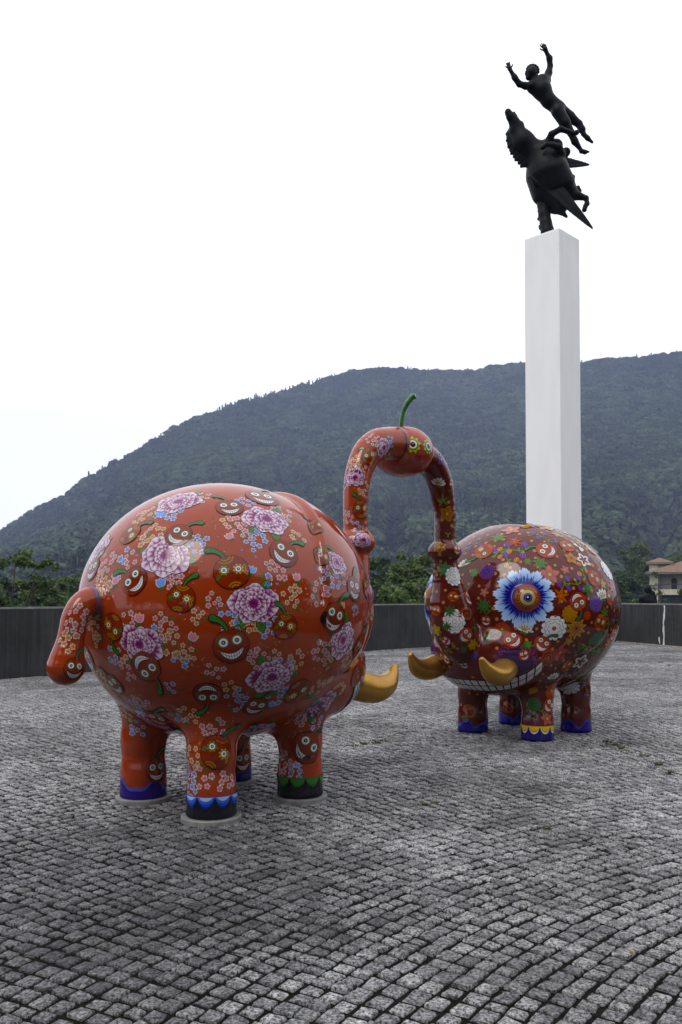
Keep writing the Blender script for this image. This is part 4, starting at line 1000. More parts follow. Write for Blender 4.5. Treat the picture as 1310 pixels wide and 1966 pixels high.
def peony_art(rg):
    A = Art()
    for a in rg.choice(np.linspace(0, 6.28, 7)[:-1], 3, replace=False): leaf_art(A, (math.cos(a) * .75, math.sin(a) * .75), a + rg.uniform(-.3, .3), .72, 0)
    dark, mid, lite = np.array((.08, .008, .05)), np.array((.25, .040, .165)), np.array((.70, .60, .70)); h = 1.2
    sx = np.array([1.15, .80])
    def pet(rho, a, r, hh):
        c = np.array([math.cos(a), math.sin(a)]) * rho * sx; base = c - np.array([math.cos(a), math.sin(a)]) * r * .75; th = np.linspace(0, 2 * math.pi, 26, endpoint=False)
        lo_ = 1 - .34 * np.clip(-np.cos(th - a), 0, 1); sc = r * lo_ * (1 + .055 * np.cos(5 * (th - a)) + .03 * np.cos(9 * th + a))
        A.shape(c, sc * 1.07, np.array((.09, .02, .07)), hh, 1)
        def colf(P):
            d = np.linalg.norm(P - base, axis=1) / (r * 1.7); k = np.arctan2(P[:, 1] - base[1], P[:, 0] - base[0]); st = .10 * np.sign(np.sin(k * 17 + a * 5)); t = np.clip(d + st * (d > .3), 0, 1)[:, None]
            return np.where(t < .74, lerp(dark, mid, t / .74), lerp(mid, lite, np.clip((t - .74) / .18, 0, 1)))
        A.shape(c, sc, colf, hh + .25, 5)
    k = 0
    for n, rho, r in ((7, .66, .48), (6, .42, .44), (5, .24, .36), (3, .12, .27)):
        for a in np.linspace(0, 2 * math.pi, n, endpoint=False) + rg.random(): pet(rho * rg.uniform(.85, 1.15), a + rg.uniform(-.22, .22), r * rg.uniform(.78, 1.2), h); h += .16
    return A
def flower_art(col, n=5, rim=None, ctr=YEL, W=.30, rings_=True, inner=None):
    A = Art()
    for k in range(n):
        a = 2 * math.pi * k / n + 1.57
        if rim is not None: A.petal((0, 0), a, 1.06, W * 1.2, rim, 0, .9)
        A.petal((0, 0), a, .96, W * .93, lambda P: lerp(np.array(col) * .6, col, np.clip(np.linalg.norm(P, axis=1), 0, 1)[:, None]), .4, .9)
        if inner is not None: A.petal((0, 0), a, .70, W * .42, inner, .8, .9)
    A.disc((0, 0), .17, ctr, 1.2, 12); return A
def dahlia_art(col, line=BLACK, ctr=None):
    A = Art()
    for j, (n, rho, r) in enumerate(((12, .78, .24), (10, .55, .22), (7, .32, .20), (1, 0, .16))):
        for k in range(n):
            a = 2 * math.pi * (k + .5 * (j % 2)) / n; c = (math.cos(a) * rho, math.sin(a) * rho)
            A.disc(c, r, line, j * .8, 14, rings=1); A.disc(c, r * .86, col if not (ctr is not None and j == 3) else ctr, j * .8 + .4, 14, rings=1)
    return A
def starleaf_art(col, n=7, edge=None):
    A = Art()
    for k in range(n):
        a = 2 * math.pi * k / n + .4
        if edge is not None: A.petal((0, 0), a, 1.05, .20, edge, 0)
        A.petal((0, 0), a, 1, .15, col, .4)
    A.disc((0, 0), .12, np.array(col) * 1.5, .8, 8, rings=1); return A
def fan_art():
    A = Art()
    for k in range(6):
        a = .35 + k * .49; A.petal((0, -.5), a, 1.5, .33, BLACK, 0, 1.3); A.petal((0, -.5), a, 1.45, .29, WHITE, .3, 1.3)
    for k in range(6): A.petal((0, -.4), .35 + k * .49, 1.0, .10, (.42, .32, .10), .8, 1.1)
    A.petal((0, -.5), 3.8, .6, .2, GREEN, 1); A.petal((0, -.5), 5.6, .6, .2, GREEN, 1); return A
def vine_art(rg, col):
    A = Art(); t = np.linspace(0, 1, 14); P = np.stack([-1 + 2 * t, .35 * np.sin(t * 5)], 1); A.band(P, .035, (.12, .22, .05), 0)
    for k in (1, 4, 7, 10, 13):
        q = P[k]; s_ = 1 if k % 2 else -1; A.band([q, q + np.array([.1, .22 * s_]), q + np.array([.12, .38 * s_])], .028, (.12, .22, .05), 0)
        e = q + np.array([.12, .48 * s_]); A.disc(e, .19, np.array(col) * 1.5, .4, 12, sy=1.2); A.disc(e, .145, np.array(col) * .5, .7, 12, sy=1.2); A.petal(e - np.array([0, .16]), 1.57, .34, .05, np.array(col) * 1.5, 1)
        A.petal(q, 1.2 * s_ + 2, .3, .07, LGREEN, .2)
    return A
def swirl_art(col):
    A = Art(); t = np.linspace(0, 1, 34); a = t * 9.5; r = .12 + .8 * t; A.band(np.stack([np.cos(a) * r, np.sin(a) * r * .9], 1), .07 + .10 * t, col, 0); return A
def blue_eye_art():
    A = Art(); rg = np.random.default_rng(5)
    for k in range(13):
        a = 2 * math.pi * k / 13 + .1
        for j in range(7):                    # ragged petal tips
            b = a + (j - 3) * .062; L = 1.0 - .035 * abs(j - 3) - .04 * (j % 2) + rg.uniform(-.02, .02)
            A.petal((math.cos(a) * .3, math.sin(a) * .3), b + (j - 3) * .02, L - .3, .085, lambda P: lerp((.16, .34, .80), (.62, .76, .95), np.clip((np.linalg.norm(P, axis=1) - .55) / .42, 0, 1)[:, None]), .02 * j, 1.2)
    A.disc((0, 0), .62, (.13, .29, .76), 2.5, 60, rings=8)
    for k in range(66):
        a = 2 * math.pi * k / 66; L = (.80 if k % 3 == 0 else .66) + rg.uniform(-.06, .06); A.petal((math.cos(a) * .3, math.sin(a) * .3), a, L - .3, .020, (.025, .015, .11), 4.5, .6, 20)
    A.disc((0, 0), .47, INDIGO, 6, 60, rings=8)
    for k in range(36):
        a = 2 * math.pi * k / 36; A.petal((math.cos(a) * .42, math.sin(a) * .42), a, .20 + .08 * (k % 2), .040, INDIGO, 6, .5)
    return A
def pupil_art(h=0):
    A = Art()
    A.disc((0, 0), 1.0, (.20, .045, .02), h, 36, rings=4); A.disc((0, 0), .78, (.30, .12, .06), h + .5, 36, rings=3)
    for k in range(22):
        a = 2 * math.pi * k / 22; A.band([(math.cos(a) * .52, math.sin(a) * .52), (math.cos(a) * .78, math.sin(a) * .78)], .016, BLACK, h + 1)
    A.disc((0, 0), .58, BLACK, h + 1, 30, rings=3); A.disc((0, 0), .54, YEL, h + 1.4, 30, rings=3); A.disc((0, 0), .42, (.20, .36, .72), h + 1.8, 28, rings=2)
    A.disc((0, 0), .30, INDIGO, h + 2.2, 20); A.disc((0, 0), .19, BLACK, h + 2.6, 16); A.disc((-.02, .04), .06, WHITE, h + 3, 8, rings=1); return A

LAYER = .0005
def lay(E, art, p, n, up, size, base, name, rot=0.0, flip=False):
    """lays a motif on the sculpture at local point p"""
    uv, C, H = art.data()
    u = up - n * (up @ n); u /= np.linalg.norm(u) + 1e-9; r = np.cross(u, n)
    if rot: u, r = u * math.cos(rot) + r * math.sin(rot) * -1, r * math.cos(rot) + u * math.sin(rot)
    P = p + (uv[:, :1] * r + uv[:, 1:] * u) * size
    # lower the plane to the surface gradually so big motifs wrap round
    P = P - n * (np.linalg.norm(uv * size, axis=1) ** 2 * .42)[:, None]
    P, nr = project(elephant, P, 4, .2)
    cv = e_comp(p[None].astype(np.float32)); sc = [cv[0], cv[1] + .004, cv[2] + .03] + [l + .035 for l in cv[3]] + [cv[4] + .01] + list(cv[5])
    host = E.part[int(np.argmin([float(a[0]) for a in sc]))]
    return mk(name, P + nr * (base + H * LAYER)[:, None], art.f, M_PAINT, host, smooth=True, normals=nr, colors=C)

def paint(E, items):
    """items: (px, py, art, size in photo pixels, rot, base layer, name)"""
    pts, nrm, ok, dist = E.ray([(i[0], i[1]) for i in items])
    upw = np.array([0, 0, 1.0])
    for it, p, n, k, d in zip(items, pts, nrm, ok, dist):
        if not k: continue
        o = lay(E, it[2], p, n, upw, it[3] * d / FPX, it[5], it[6], it[4])
        if it[6] == 'painted_petals': o['kind'] = 'stuff'

D2R = math.radians
red = Eleph('elephant_sculpture', (-.895, 6.46), 46, M_RED, 'glossy red elephant sculpture painted with purple peonies and grinning cherries, seen from behind')
mar = Eleph('elephant_sculpture', (2.08, 9.73), 226, M_MAROON, 'dark maroon elephant sculpture with a big blue flower eye and toothy grin')

# ---- red elephant
rg = np.random.default_rng(3)
B_SPRAY, B_PEONY, B_CH = .0010, .0018, .0046
cher = [  # px, py, radius, kind, rotation (degrees, anticlockwise), stem side
    (258, 1121, 29, 'G', 50, -1), (343, 1033, 27, 'G', -28, 1), (441, 980, 27, 'G', 8, -1), (445, 1104, 35, 'F', 22, -1), (348, 1155, 28, 'F', -8, 1),
    (250, 1031, 25, 'F', -30, 1), (444, 1246, 35, 'G', 12, -1), (217, 1209, 27, 'F', 160, -1), (280, 1286, 32, 'G', 215, 1), (221, 1320, 24, 'G', 18, -1),
    (170, 1269, 28, 'G', 0, 1), (144, 1291, 23, 'G', -8, 1), (178, 1099, 24, 'G', 10, 1), (504, 961, 34, 'G', -14, 1), (545, 1068, 30, 'G', -40, 1),
    (619, 1071, 23, 'F', -25, 1), (642, 1192, 32, 'G', -20, 1), (548, 1209, 26, 'F', 0, -1), (607, 1016, 22, 'F', 40, -1), (680, 1136, 26, 'G', -10, 1),
    (399, 1338, 28, 'G', 180, 1), (303, 1386, 26, 'G', -25, 1), (417, 1450, 34, 'F', -20, 1), (301, 1484, 23, 'G', 0, 1), (467, 1466, 22, 'G', 0, 1),
    (572, 1333, 30, 'F', 230, -1), (491, 1362, 25, 'G', -18, 1), (590, 1441, 32, 'G', -40, 1), (688, 1246, 24, 'F', 0, 1), (710, 880, 18, 'F', 30, -1), (694, 982, 19, 'F', 12, -1), (703, 1136, 20, 'F', -30, 1)]
items = [(x, y, cherry_art(k, s), r, D2R(a), B_CH, 'painted_cherry') for x, y, r, k, a, s in cher]
peon = [(319, 1072, 50, -.2), (343, 969, 44, .1), (512, 1003, 46, -.3), (487, 1165, 47, -.1), (268, 1243, 43, -.1), (658, 1234, 44, -.5), (522, 1306, 46, .1), (615, 1358, 38, .4), (304, 1394, 50, -.2),
        (647, 1086, 28, -.4), (497, 1405, 34, .1), (682, 921, 22, 0), (737, 864, 21, 1.2), (698, 1041, 21, -.2), (362, 1487, 17, .3), (190, 1062, 34, .6)]
items += [(x, y, peony_art(rg), r * .84, a, B_PEONY, 'painted_peony') for x, y, r, a in peon]
spr = [('b', 378, 1051, 8), ('o', 295, 1030, 8), ('o', 282, 1044, 2), ('p', 359, 1054, 4), ('p', 250, 1081, 4), ('b', 240, 1074, 2), ('p', 333, 1114, 6), ('p', 223, 1121, 2), ('o', 194, 1127, 11), ('p', 242, 1193, 5),
       ('p', 317, 1208, 9), ('o', 328, 1234, 4), ('b', 290, 1221, 1), ('b', 221, 1265, 7), ('o', 234, 1270, 3), ('b', 346, 1273, 3), ('o', 330, 1253, 1), ('o', 359, 1260, 6), ('p', 247, 1298, 4), ('b', 439, 1201, 7), ('o', 461, 1195, 4),
       ('b', 333, 990, 6), ('o', 275, 995, 9), ('b', 310, 992, 2), ('p', 382, 962, 7), ('b', 470, 969, 7), ('o', 439, 1003, 3), ('p', 457, 1013, 6), ('p', 478, 1026, 7), ('b', 491, 1044, 8), ('p', 542, 990, 9), ('o', 571, 1040, 5),
       ('p', 531, 1103, 9), ('b', 509, 1123, 1), ('o', 562, 1151, 8), ('b', 519, 1210, 6), ('o', 480, 1208, 4), ('p', 615, 1146, 8), ('b', 622, 1101, 7), ('p', 660, 1104, 10), ('b', 648, 1121, 6), ('b', 683, 1176, 7), ('p', 616, 1254, 9),
       ('o', 633, 1277, 4), ('o', 668, 1271, 7), ('p', 496, 1271, 8), ('o', 536, 1261, 3), ('b', 551, 1275, 3), ('o', 568, 1274, 5), ('b', 346, 1432, 6), ('o', 368, 1461, 7), ('p', 389, 1496, 7), ('b', 365, 1512, 8), ('p', 437, 1506, 6),
       ('o', 359, 1378, 7), ('b', 340, 1381, 3), ('p', 269, 1355, 7), ('b', 264, 1362, 1), ('o', 240, 1375, 6), ('b', 262, 1401, 5), ('p', 412, 1407, 9), ('o', 445, 1325, 4), ('b', 453, 1341, 4), ('b', 463, 1357, 5), ('b', 531, 1335, 4),
       ('b', 541, 1343, 2), ('o', 611, 1325, 6), ('p', 571, 1386, 9), ('p', 546, 1479, 11), ('b', 570, 1487, 4), ('b', 610, 1392, 4), ('p', 151, 1198, 13), ('o', 128, 1240, 6), ('o', 182, 1222, 9), ('o', 190, 1300, 9), ('p', 170, 1330, 8),
       ('o', 680, 892, 12), ('b', 667, 928, 9), ('o', 698, 941, 7), ('b', 748, 852, 8), ('p', 716, 848, 9), ('o', 741, 884, 9), ('p', 666, 999, 9), ('b', 686, 1019, 7), ('p', 674, 1042, 9), ('p', 702, 1100, 8), ('b', 711, 1118, 5), ('o', 714, 1180, 8), ('b', 703, 1205, 7),
       ('p', 205, 1085, 9), ('p', 545, 1300, 4), ('o', 650, 1330, 6), ('p', 690, 905, 8), ('o', 510, 1440, 3), ('p', 470, 1420, 6)]
COLS = {'p': PINK, 'o': ORNG, 'b': BLUE}
bs = {'p': 6.2, 'o': 6.0, 'b': 6.2}
items += [(x, y, spray_art(COLS[c], int(n * 1.1) + 1, rg), (3.8 if (y < 1050 and x > 650) or (x > 655 and y < 1215) else bs[c] + (2.0 if n <= 2 else 0)), rg.random() * 6, B_SPRAY + .0001 * (i % 5), 'painted_blossoms') for i, (c, x, y, n) in enumerate(spr)]
buds = [('b', 309, 1126, 12, .2), ('p', 268, 1194, 12, -.1), ('p', 370, 1230, 11, -.6), ('p', 441, 1036, 10, .6), ('p', 570, 1115, 10, .1), ('b', 484, 1101, 10, -.3), ('o', 657, 1170, 10, .1), ('b', 307, 993, 12, -1), ('b', 521, 1358, 10, -.8), ('o', 634, 1311, 11, .5), ('b', 224, 1117, 3, 0), ('p', 222, 1122, 10, .3)]
items += [(x, y, bud_art(COLS[c]), r, a, B_SPRAY + .0008, 'painted_bud') for c, x, y, r, a in buds]
# loose petals and twigs strewn over the enamel
def strew(rg, n=7):
    A = Art()
    for k in range(n):
        q = rg.uniform(-1, 1, 2) * np.array([1.3, .7]); A.petal(q, rg.random() * 6.28, rg.uniform(.16, .32), .055, [(.45, .18, .14), (.42, .25, .08), (.08, .12, .03)][rg.integers(3)], 0)
        A.petal(q + rg.uniform(-.15, .15, 2), rg.random() * 6.28, .14, .04, (.07, .13, .03), .2)
    return A
for x, y in [(405, 1022), (418, 1000), (392, 1190), (370, 1290), (410, 1290), (520, 1245), (590, 1130), (575, 1190), (300, 1170), (420, 1060), (310, 1310), (250, 1335), (370, 1100), (560, 1020), (590, 1160), (450, 1400), (380, 1420), (560, 1420)]:
    items.append((x, y, strew(rg), 20, rg.random() * 3, B_SPRAY, 'painted_petals'))
paint(red, items)

# ---- maroon elephant
def smiley(k='G', s=1, stem=True): return cherry_art(k, s, (.34, .055, .030), (.06, .012, .012), stem)
def c6(x, y): return 780 + x / 3.047, 980 + y / 3.047
mi = []
def M6(x, y, art, r, rot=0.0, base=.002, nm='painted_flower'): X, Y = c6(x, y); mi.append((X, Y, art, r / 3.047, rot, base, nm))
for x, y, r, k, a, s in [(455, 237, 62, 'F', 150, 1), (822, 232, 64, 'G', 60, -1), (942, 210, 48, 'F', 20, 1), (365, 512, 50, 'G', -35, 1), (350, 730, 50, 'G', -40, 1), (624, 755, 56, 'G', 40, -1), (797, 780, 54, 'G', -30, 1), (1005, 532, 56, 'G', 205, 1),
                         (1100, 398, 52, 'F', -20, 1), (1195, 510, 50, 'F', 0, 1), (1135, 655, 54, 'F', 0, 1), (938, 907, 46, 'F', 40, 1), (1085, 935, 42, 'G', -30, 1), (275, 505, 34, 'F', 0, 1), (178, 585, 34, 'F', 0, 1), (838, 1140, 46, 'G', -40, 1), (300, 230, 34, 'G', 0, 1), (1080, 230, 46, 'F', 30, 1),
                         (1212, 720, 50, 'G', 0, 1), (135, 660, 26, 'G', 0, 1), (265, -160, 30, 'G', 180, 1), (245, -320, 26, 'F', 0, 1)]:
    M6(x, y, smiley(k, s, k == 'G' or r > 60), r, D2R(a), .0052, 'painted_cherry')
WP = flower_art(WHITE, 5, None, (.3, .05, .03), .34, inner=(.10, .02, .02))
for x, y, r, art, nm in [(1037, 290, 52, WP, 0), (1020, 885, 58, WP, 0), (865, 690, 76, dahlia_art(WHITE, BLACK, (.4, .08, .03)), 0), (282, 650, 74, dahlia_art(WHITE, BLACK), 0), (280, 385, 58, dahlia_art(WHITE, BLACK), 0), (955, 1035, 60, dahlia_art(WHITE, BLACK), 0), (1175, 350, 62, dahlia_art(WHITE, BLACK), 0),
                         (340, 310, 32, fan_art(), 0), (695, 690, 40, fan_art(), 0), (860, 970, 34, fan_art(), 0), (1145, 495, 42, fan_art(), 0), (955, 138, 42, fan_art(), 0), (545, 80, 44, fan_art(), 0),
                         (965, 280, 44, flower_art((.46, .20, .04), 5, (.2, .05, .01), (.2, .06, .02), .36), 0), (958, 605, 50, dahlia_art((.44, .20, .04), (.10, .03, .01)), 0), (995, 690, 62, flower_art((.46, .16, .03), 10, (.5, .38, .1), (.06, .02, .02), .15), 0),
                         (840, 375, 62, flower_art((.50, .17, .15), 5, (.25, .05, .04), YEL, .30), 0), (900, 832, 56, flower_art((.45, .13, .11), 5, (.25, .05, .04), YEL, .30), 0), (615, 115, 58, flower_art((.50, .20, .17), 5, (.3, .06, .05), YEL, .3), 0), (390, 785, 40, flower_art((.48, .30, .03), 6, (.2, .1, .01), YEL, .32), 0),
                         (815, 100, 60, flower_art((.46, .24, .06), 6, (.25, .09, .02), YEL, .34), 0), (540, 160, 48, starleaf_art((.05, .14, .03), 7, (.22, .26, .05)), 0), (785, 310, 44, starleaf_art((.05, .14, .03), 7, (.22, .26, .05)), 0), (1060, 460, 40, starleaf_art((.05, .16, .05), 6, (.10, .22, .05)), 0), (400, 365, 32, starleaf_art((.06, .16, .04), 8, (.2, .26, .06)), 0),
                         (475, 360, 47, dahlia_art((.07, .03, .16), (.30, .14, .34)), 0), (1110, 545, 48, dahlia_art((.09, .05, .24), (.28, .16, .40)), 0), (562, 695, 47, dahlia_art((.34, .06, .03), (.06, .012, .01), YEL), 0), (905, 500, 52, starleaf_art((.40, .10, .03), 6), 0), (635, 185, 48, starleaf_art((.36, .07, .03), 7), 0),
                         (1115, 745, 46, dahlia_art((.03, .11, .06), (.02, .06, .03)), 0), (850, 1055, 52, dahlia_art((.36, .08, .03), (.08, .02, .01), YEL), 0), (748, 1135, 40, dahlia_art((.03, .10, .03), (.06, .16, .04)), 0), (825, 1218, 42, flower_art((.46, .14, .11), 5, (.25, .05, .04), YEL, .3), 0),
                         (355, 610, 54, swirl_art((.26, .055, .02)), 0), (370, 1180, 50, swirl_art((.34, .09, .02)), 0), (345, 1222, 24, swirl_art((.14, .22, .03)), 0), (600, 1160, 40, swirl_art((.32, .08, .02)), 0), (180, 700, 38, flower_art((.48, .32, .03), 6, (.2, .1, .01), YEL, .32), 0),
                         (255, 590, 40, starleaf_art((.04, .12, .03), 8), 0), (240, 680, 36, starleaf_art((.04, .12, .03), 8), 0), (455, 560, 50, starleaf_art((.05, .13, .03), 9), 0), (480, 740, 34, starleaf_art((.04, .11, .03), 8), 0), (340, 810, 34, starleaf_art((.04, .11, .03), 8), 0), (225, 345, 48, starleaf_art((.05, .16, .10), 7, (.1, .24, .05)), 0),
                         (1120, 820, 40, starleaf_art((.05, .14, .03), 8), 0), (1185, 770, 50, flower_art((.44, .14, .03), 8, (.2, .05, .01), YEL, .2), 0), (1160, 600, 40, starleaf_art((.06, .15, .03), 8), 0), (1010, 970, 44, starleaf_art((.05, .12, .03), 9), 0), (1150, 430, 30, flower_art((.5, .38, .04), 5, (.2, .1, .01), YEL, .3), 0), (1200, 450, 36, flower_art((.46, .14, .11), 5, None, YEL, .3), 0),
                         (240, 20, 46, flower_art((.30, .10, .02), 5, (.44, .24, .05), YEL, .30), 0), (195, 215, 42, flower_art((.34, .14, .04), 6, (.5, .30, .1), YEL, .26), 0), (255, -120 + 0, 0.1, WP, 0), (190, -165, 34, fan_art(), 0), (205, -300, 40, flower_art((.10, .05, .22), 5, (.24, .14, .38), YEL, .32), 0), (275, -245, 30, flower_art((.36, .14, .03), 5, (.5, .28, .06), YEL, .3), 0), (245, 140, 22, starleaf_art((.20, .28, .04), 3), 0), (215, -60, 40, starleaf_art((.08, .18, .03), 5), 0)]:
    if r > 1: M6(x, y, art, r, rg.uniform(-.4, .4), .0035 + .0012 * rg.random())
for x, y, r, col, a in [(600, 240, 90, PURP, .5), (335, 430, 70, ORANGE, -1.2), (570, 270, 70, ORANGE, -.4), (1050, 340, 70, ORANGE, 1.2), (380, 215, 60, PURP, 1.2), (960, 440, 70, PURP, .6), (790, 160, 70, PURP, -.3), (760, 1170, 60, LGREEN, .2), (720, 1215, 46, PURP, .3), (1060, 810, 80, GREEN, .4), (1160, 690, 50, GREEN, 1.3), (1020, 190, 60, ORANGE, 2.0)]:
    M6(x, y, vine_art(rg, col), r, a, .0030, 'painted_vine')
# blue flower round the near eye, with the raised pupil
X, Y = c6(692, 505); mi.append((X, Y, blue_eye_art(), 196 / 3.047, 0, .0085, 'painted_eye_flower'))
paint(mar, mi)
for E, sgn in ((mar, 1), (mar, -1), (red, 1), (red, -1)):
    n = np.array([.72, sgn * .69, .05]); n /= np.linalg.norm(n); c = np.array([.86, sgn * .545, 1.5]) + n * .16
    A = pupil_art() if E is mar else dahlia_art((.42, .16, .34), (.16, .04, .14))
    uv, C, H = A.data(); r = np.cross([0, 0, 1.0], n); r /= np.linalg.norm(r); u = np.cross(n, r); P = c + (uv[:, :1] * r + uv[:, 1:] * u) * .135 - n * (np.linalg.norm(uv * .135, axis=1) ** 2 * 3.2)[:, None]
    P, nr = project(elephant, P, 5, .05); mk('painted_pupil', P + nr * ((.0135 if E is mar else .002) + H * LAYER * 1.2)[:, None], A.f, M_PAINT, E.part[8 if sgn > 0 else 9], smooth=True, normals=nr, colors=C)
# the far eye of each also gets its flower
for E, sgn in ((mar, -1), (red, 1), (red, -1)):
    p = np.array([[.93, sgn * .60, 1.5]], np.float32); n = np.array([.72, sgn * .69, .05]); n /= np.linalg.norm(n); p2, nn_ = project(elephant, p + n * .05, 3)
    if E is mar: lay(E, blue_eye_art(), p2[0], n, np.array([0, 0, 1.0]), .34, .0085, 'painted_eye_flower')

# tan dots over the maroon enamel
def dots(E, n, seed):
    rg = np.random.default_rng(seed); q = rg.normal(size=(n * 3, 3)); q /= np.linalg.norm(q, axis=1, keepdims=True); q = (q * np.array([1.1, 1.1, .97]) + np.array([0, 0, 1.4])).astype(np.float32)
    q2, _ = project(elephant, q, 4, .4); keep = []
    tq = np.array([(1.48 + .1 * math.cos(a), .1 * math.sin(a), z) for a, z in zip(rg.random(150) * 6.28, rg.uniform(1.05, 2.5, 150))], np.float32); tq, _ = project(elephant, tq, 4, .3)
    lq = np.array([(l[0] + .16 * math.cos(a), l[1] + .16 * math.sin(a), z) for l in LEGS for a, z in zip(rg.random(22) * 6.28, rg.uniform(.2, .5, 22))], np.float32); lq, _ = project(elephant, lq, 4, .3)
    allp = np.concatenate([lq, tq, q2]); mind = np.concatenate([np.full(len(lq), .085), np.full(len(tq), .07), np.full(len(q2), .088)])
    V, F, C, N = [], [], [], []
    for p, m_ in zip(allp, mind):
        if len(keep) and (np.linalg.norm(np.array(keep) - p, axis=1) < m_).any(): continue
        keep.append(p)
    keep = np.array(keep); g = grad(elephant, keep, .006); g /= np.linalg.norm(g, axis=1, keepdims=True)
    th = np.linspace(0, 2 * math.pi, 9, endpoint=False); k = 0; P = []
    for p, n_ in zip(keep, g):
        a = np.cross(n_, [0.3, .5, .81]); a /= np.linalg.norm(a); b = np.cross(n_, a); r = rg.uniform(.014, .020)
        P.append(np.concatenate([p[None], p + (np.cos(th)[:, None] * a + np.sin(th)[:, None] * b) * r])); F += [(k, k + 1 + i, k + 1 + (i + 1) % 9) for i in range(9)]; k += 10
    P, N = project(elephant, np.concatenate(P), 3, .1); mk('painted_dots', P + N * .0008, F, M_PAINT, E.part[0], smooth=True, normals=N, colors=np.tile((.42, .23, .08), (len(P), 1)))['kind'] = 'stuff'
dots(mar, 1100, 4)

# grin with tiled teeth under the tusks of both elephants, and the purple flames round each tusk
def jaw_pt(lat, zz):                           # a point on the front of the jaw
    p = np.stack([np.full(np.shape(lat), 1.35), lat, zz], -1).astype(np.float32); o = np.array([.25, 0, 1.0]); d = p - o
    d = d / np.linalg.norm(d, axis=-1, keepdims=True); t = np.full(d.shape[:-1], 1.6, np.float32)
    for _ in range(50): t = t - smin(*[e_comp((o + d * t[..., None]).astype(np.float32))[k] for k in (0, 1)], .022) * .8 * 1.0
    return (o + d * t[..., None]).reshape(-1, 3)
ROWS = {}
def teeth(E):
    hp, _, _, _ = mar.ray([(881, 1301), (899, 1314.5), (929, 1322.5), (954, 1321), (981.5, 1314.5), (1009, 1301), (1027, 1287), (1043, 1274), (1052, 1266)])
    hphi = np.abs(np.arctan2(hp[:, 1], hp[:, 0] - .10)); od = np.argsort(hphi); hphi, hz_ = hphi[od], hp[od, 2]; zc_of = np.poly1d(np.polyfit(np.r_[hphi, -hphi], np.r_[hz_, hz_], 4))
    m = 61; t = np.linspace(-1, 1, m); phi = t * float(hphi.max())                                    # angle round the jaw
    def row(s, off):                           # s across the band: 0 lower, 1 upper
        if s in ROWS: P, n = ROWS[s]; return P + n * off, n
        hh = .118 - .015 * np.abs(t); z = zc_of(phi) + (s - .5) * hh
        d = np.stack([np.cos(phi), np.sin(phi)], -1); o = np.array([.10, 0])
        r = np.full(m, 1.45, np.float32)
        for _ in range(60):
            P = np.stack([o[0] + d[:, 0] * r, o[1] + d[:, 1] * r, z], -1).astype(np.float32); c = e_comp(P); r = r - np.minimum(c[0], c[1]) * .7
        P, n = project(elephant, np.stack([o[0] + d[:, 0] * r, o[1] + d[:, 1] * r, z], -1), 3, .03); ROWS[s] = (P, n); return P + n * off, n
    V, C, N, F = [], [], [], []; k = 0
    def strip(s0, s1, col, off, sel=slice(None)):
        nonlocal k, F
        a, na_ = row(s0, off); b, nb_ = row(s1, off); a, b, na_, nb_ = a[sel], b[sel], na_[sel], nb_[sel]; q = len(a)
        V.extend([a, b]); N.extend([na_, nb_]); C.append(np.tile(col, (2 * q, 1))); F += [(k + i, k + i + 1, k + q + i + 1, k + q + i) for i in range(q - 1)]; k += 2 * q
    strip(-.20, 1.22, (.20, .05, .03), .004); strip(-.06, 1.06, BLACK, .0048)
    for i in range(1, m - 4, 3):
        for s0, s1 in ((0.02, .46), (.54, .98)):
            # each tooth slightly narrower than its cell
            a0, n0 = row(s0, .0056); a1, n1 = row(s1, .0056); w = np.array([.10, 1 / 3 + .03, 2 / 3 - .03, .90])
            ia = np.array([np.interp(i + 3 * w, np.arange(m), a0[:, j]) for j in range(3)]).T; ib = np.array([np.interp(i + 3 * w, np.arange(m), a1[:, j]) for j in range(3)]).T
            V.extend([ia, ib]); N.extend([n0[[i, i + 1, i + 2, i + 3]], n1[[i, i + 1, i + 2, i + 3]]]); C.append(np.tile((.60, .60, .62), (8, 1))); F += [(k + q, k + q + 1, k + 5 + q, k + 4 + q) for q in range(3)]; k += 8
    mk('painted_teeth', np.concatenate(V), F, M_PAINT, E.part[0], smooth=True, normals=np.concatenate(N), colors=np.concatenate(C))
    for e in (0, -1):
        a, na_ = row(.5, .0); p, n = a[e], na_[e]; A = Art(); A.disc((0, 0), 1, (.24, .06, .04), 0); th = np.linspace(0, 6.283, 40, endpoint=False)
        A.shape((0, 0), .78 * (.9 + .1 * np.cos(8 * th)), BLACK, .5, 1); A.shape((0, 0), .66 * (.9 + .1 * np.cos(8 * th)), (.30, .07, .03), .9, 1); A.disc((0, 0), .4, BLACK, 1.3); A.disc((0, 0), .28, (.36, .09, .04), 1.7)
        lay(E, A, p, n, np.array([0, 0, 1.0]), .085, .006, 'painted_rosette')
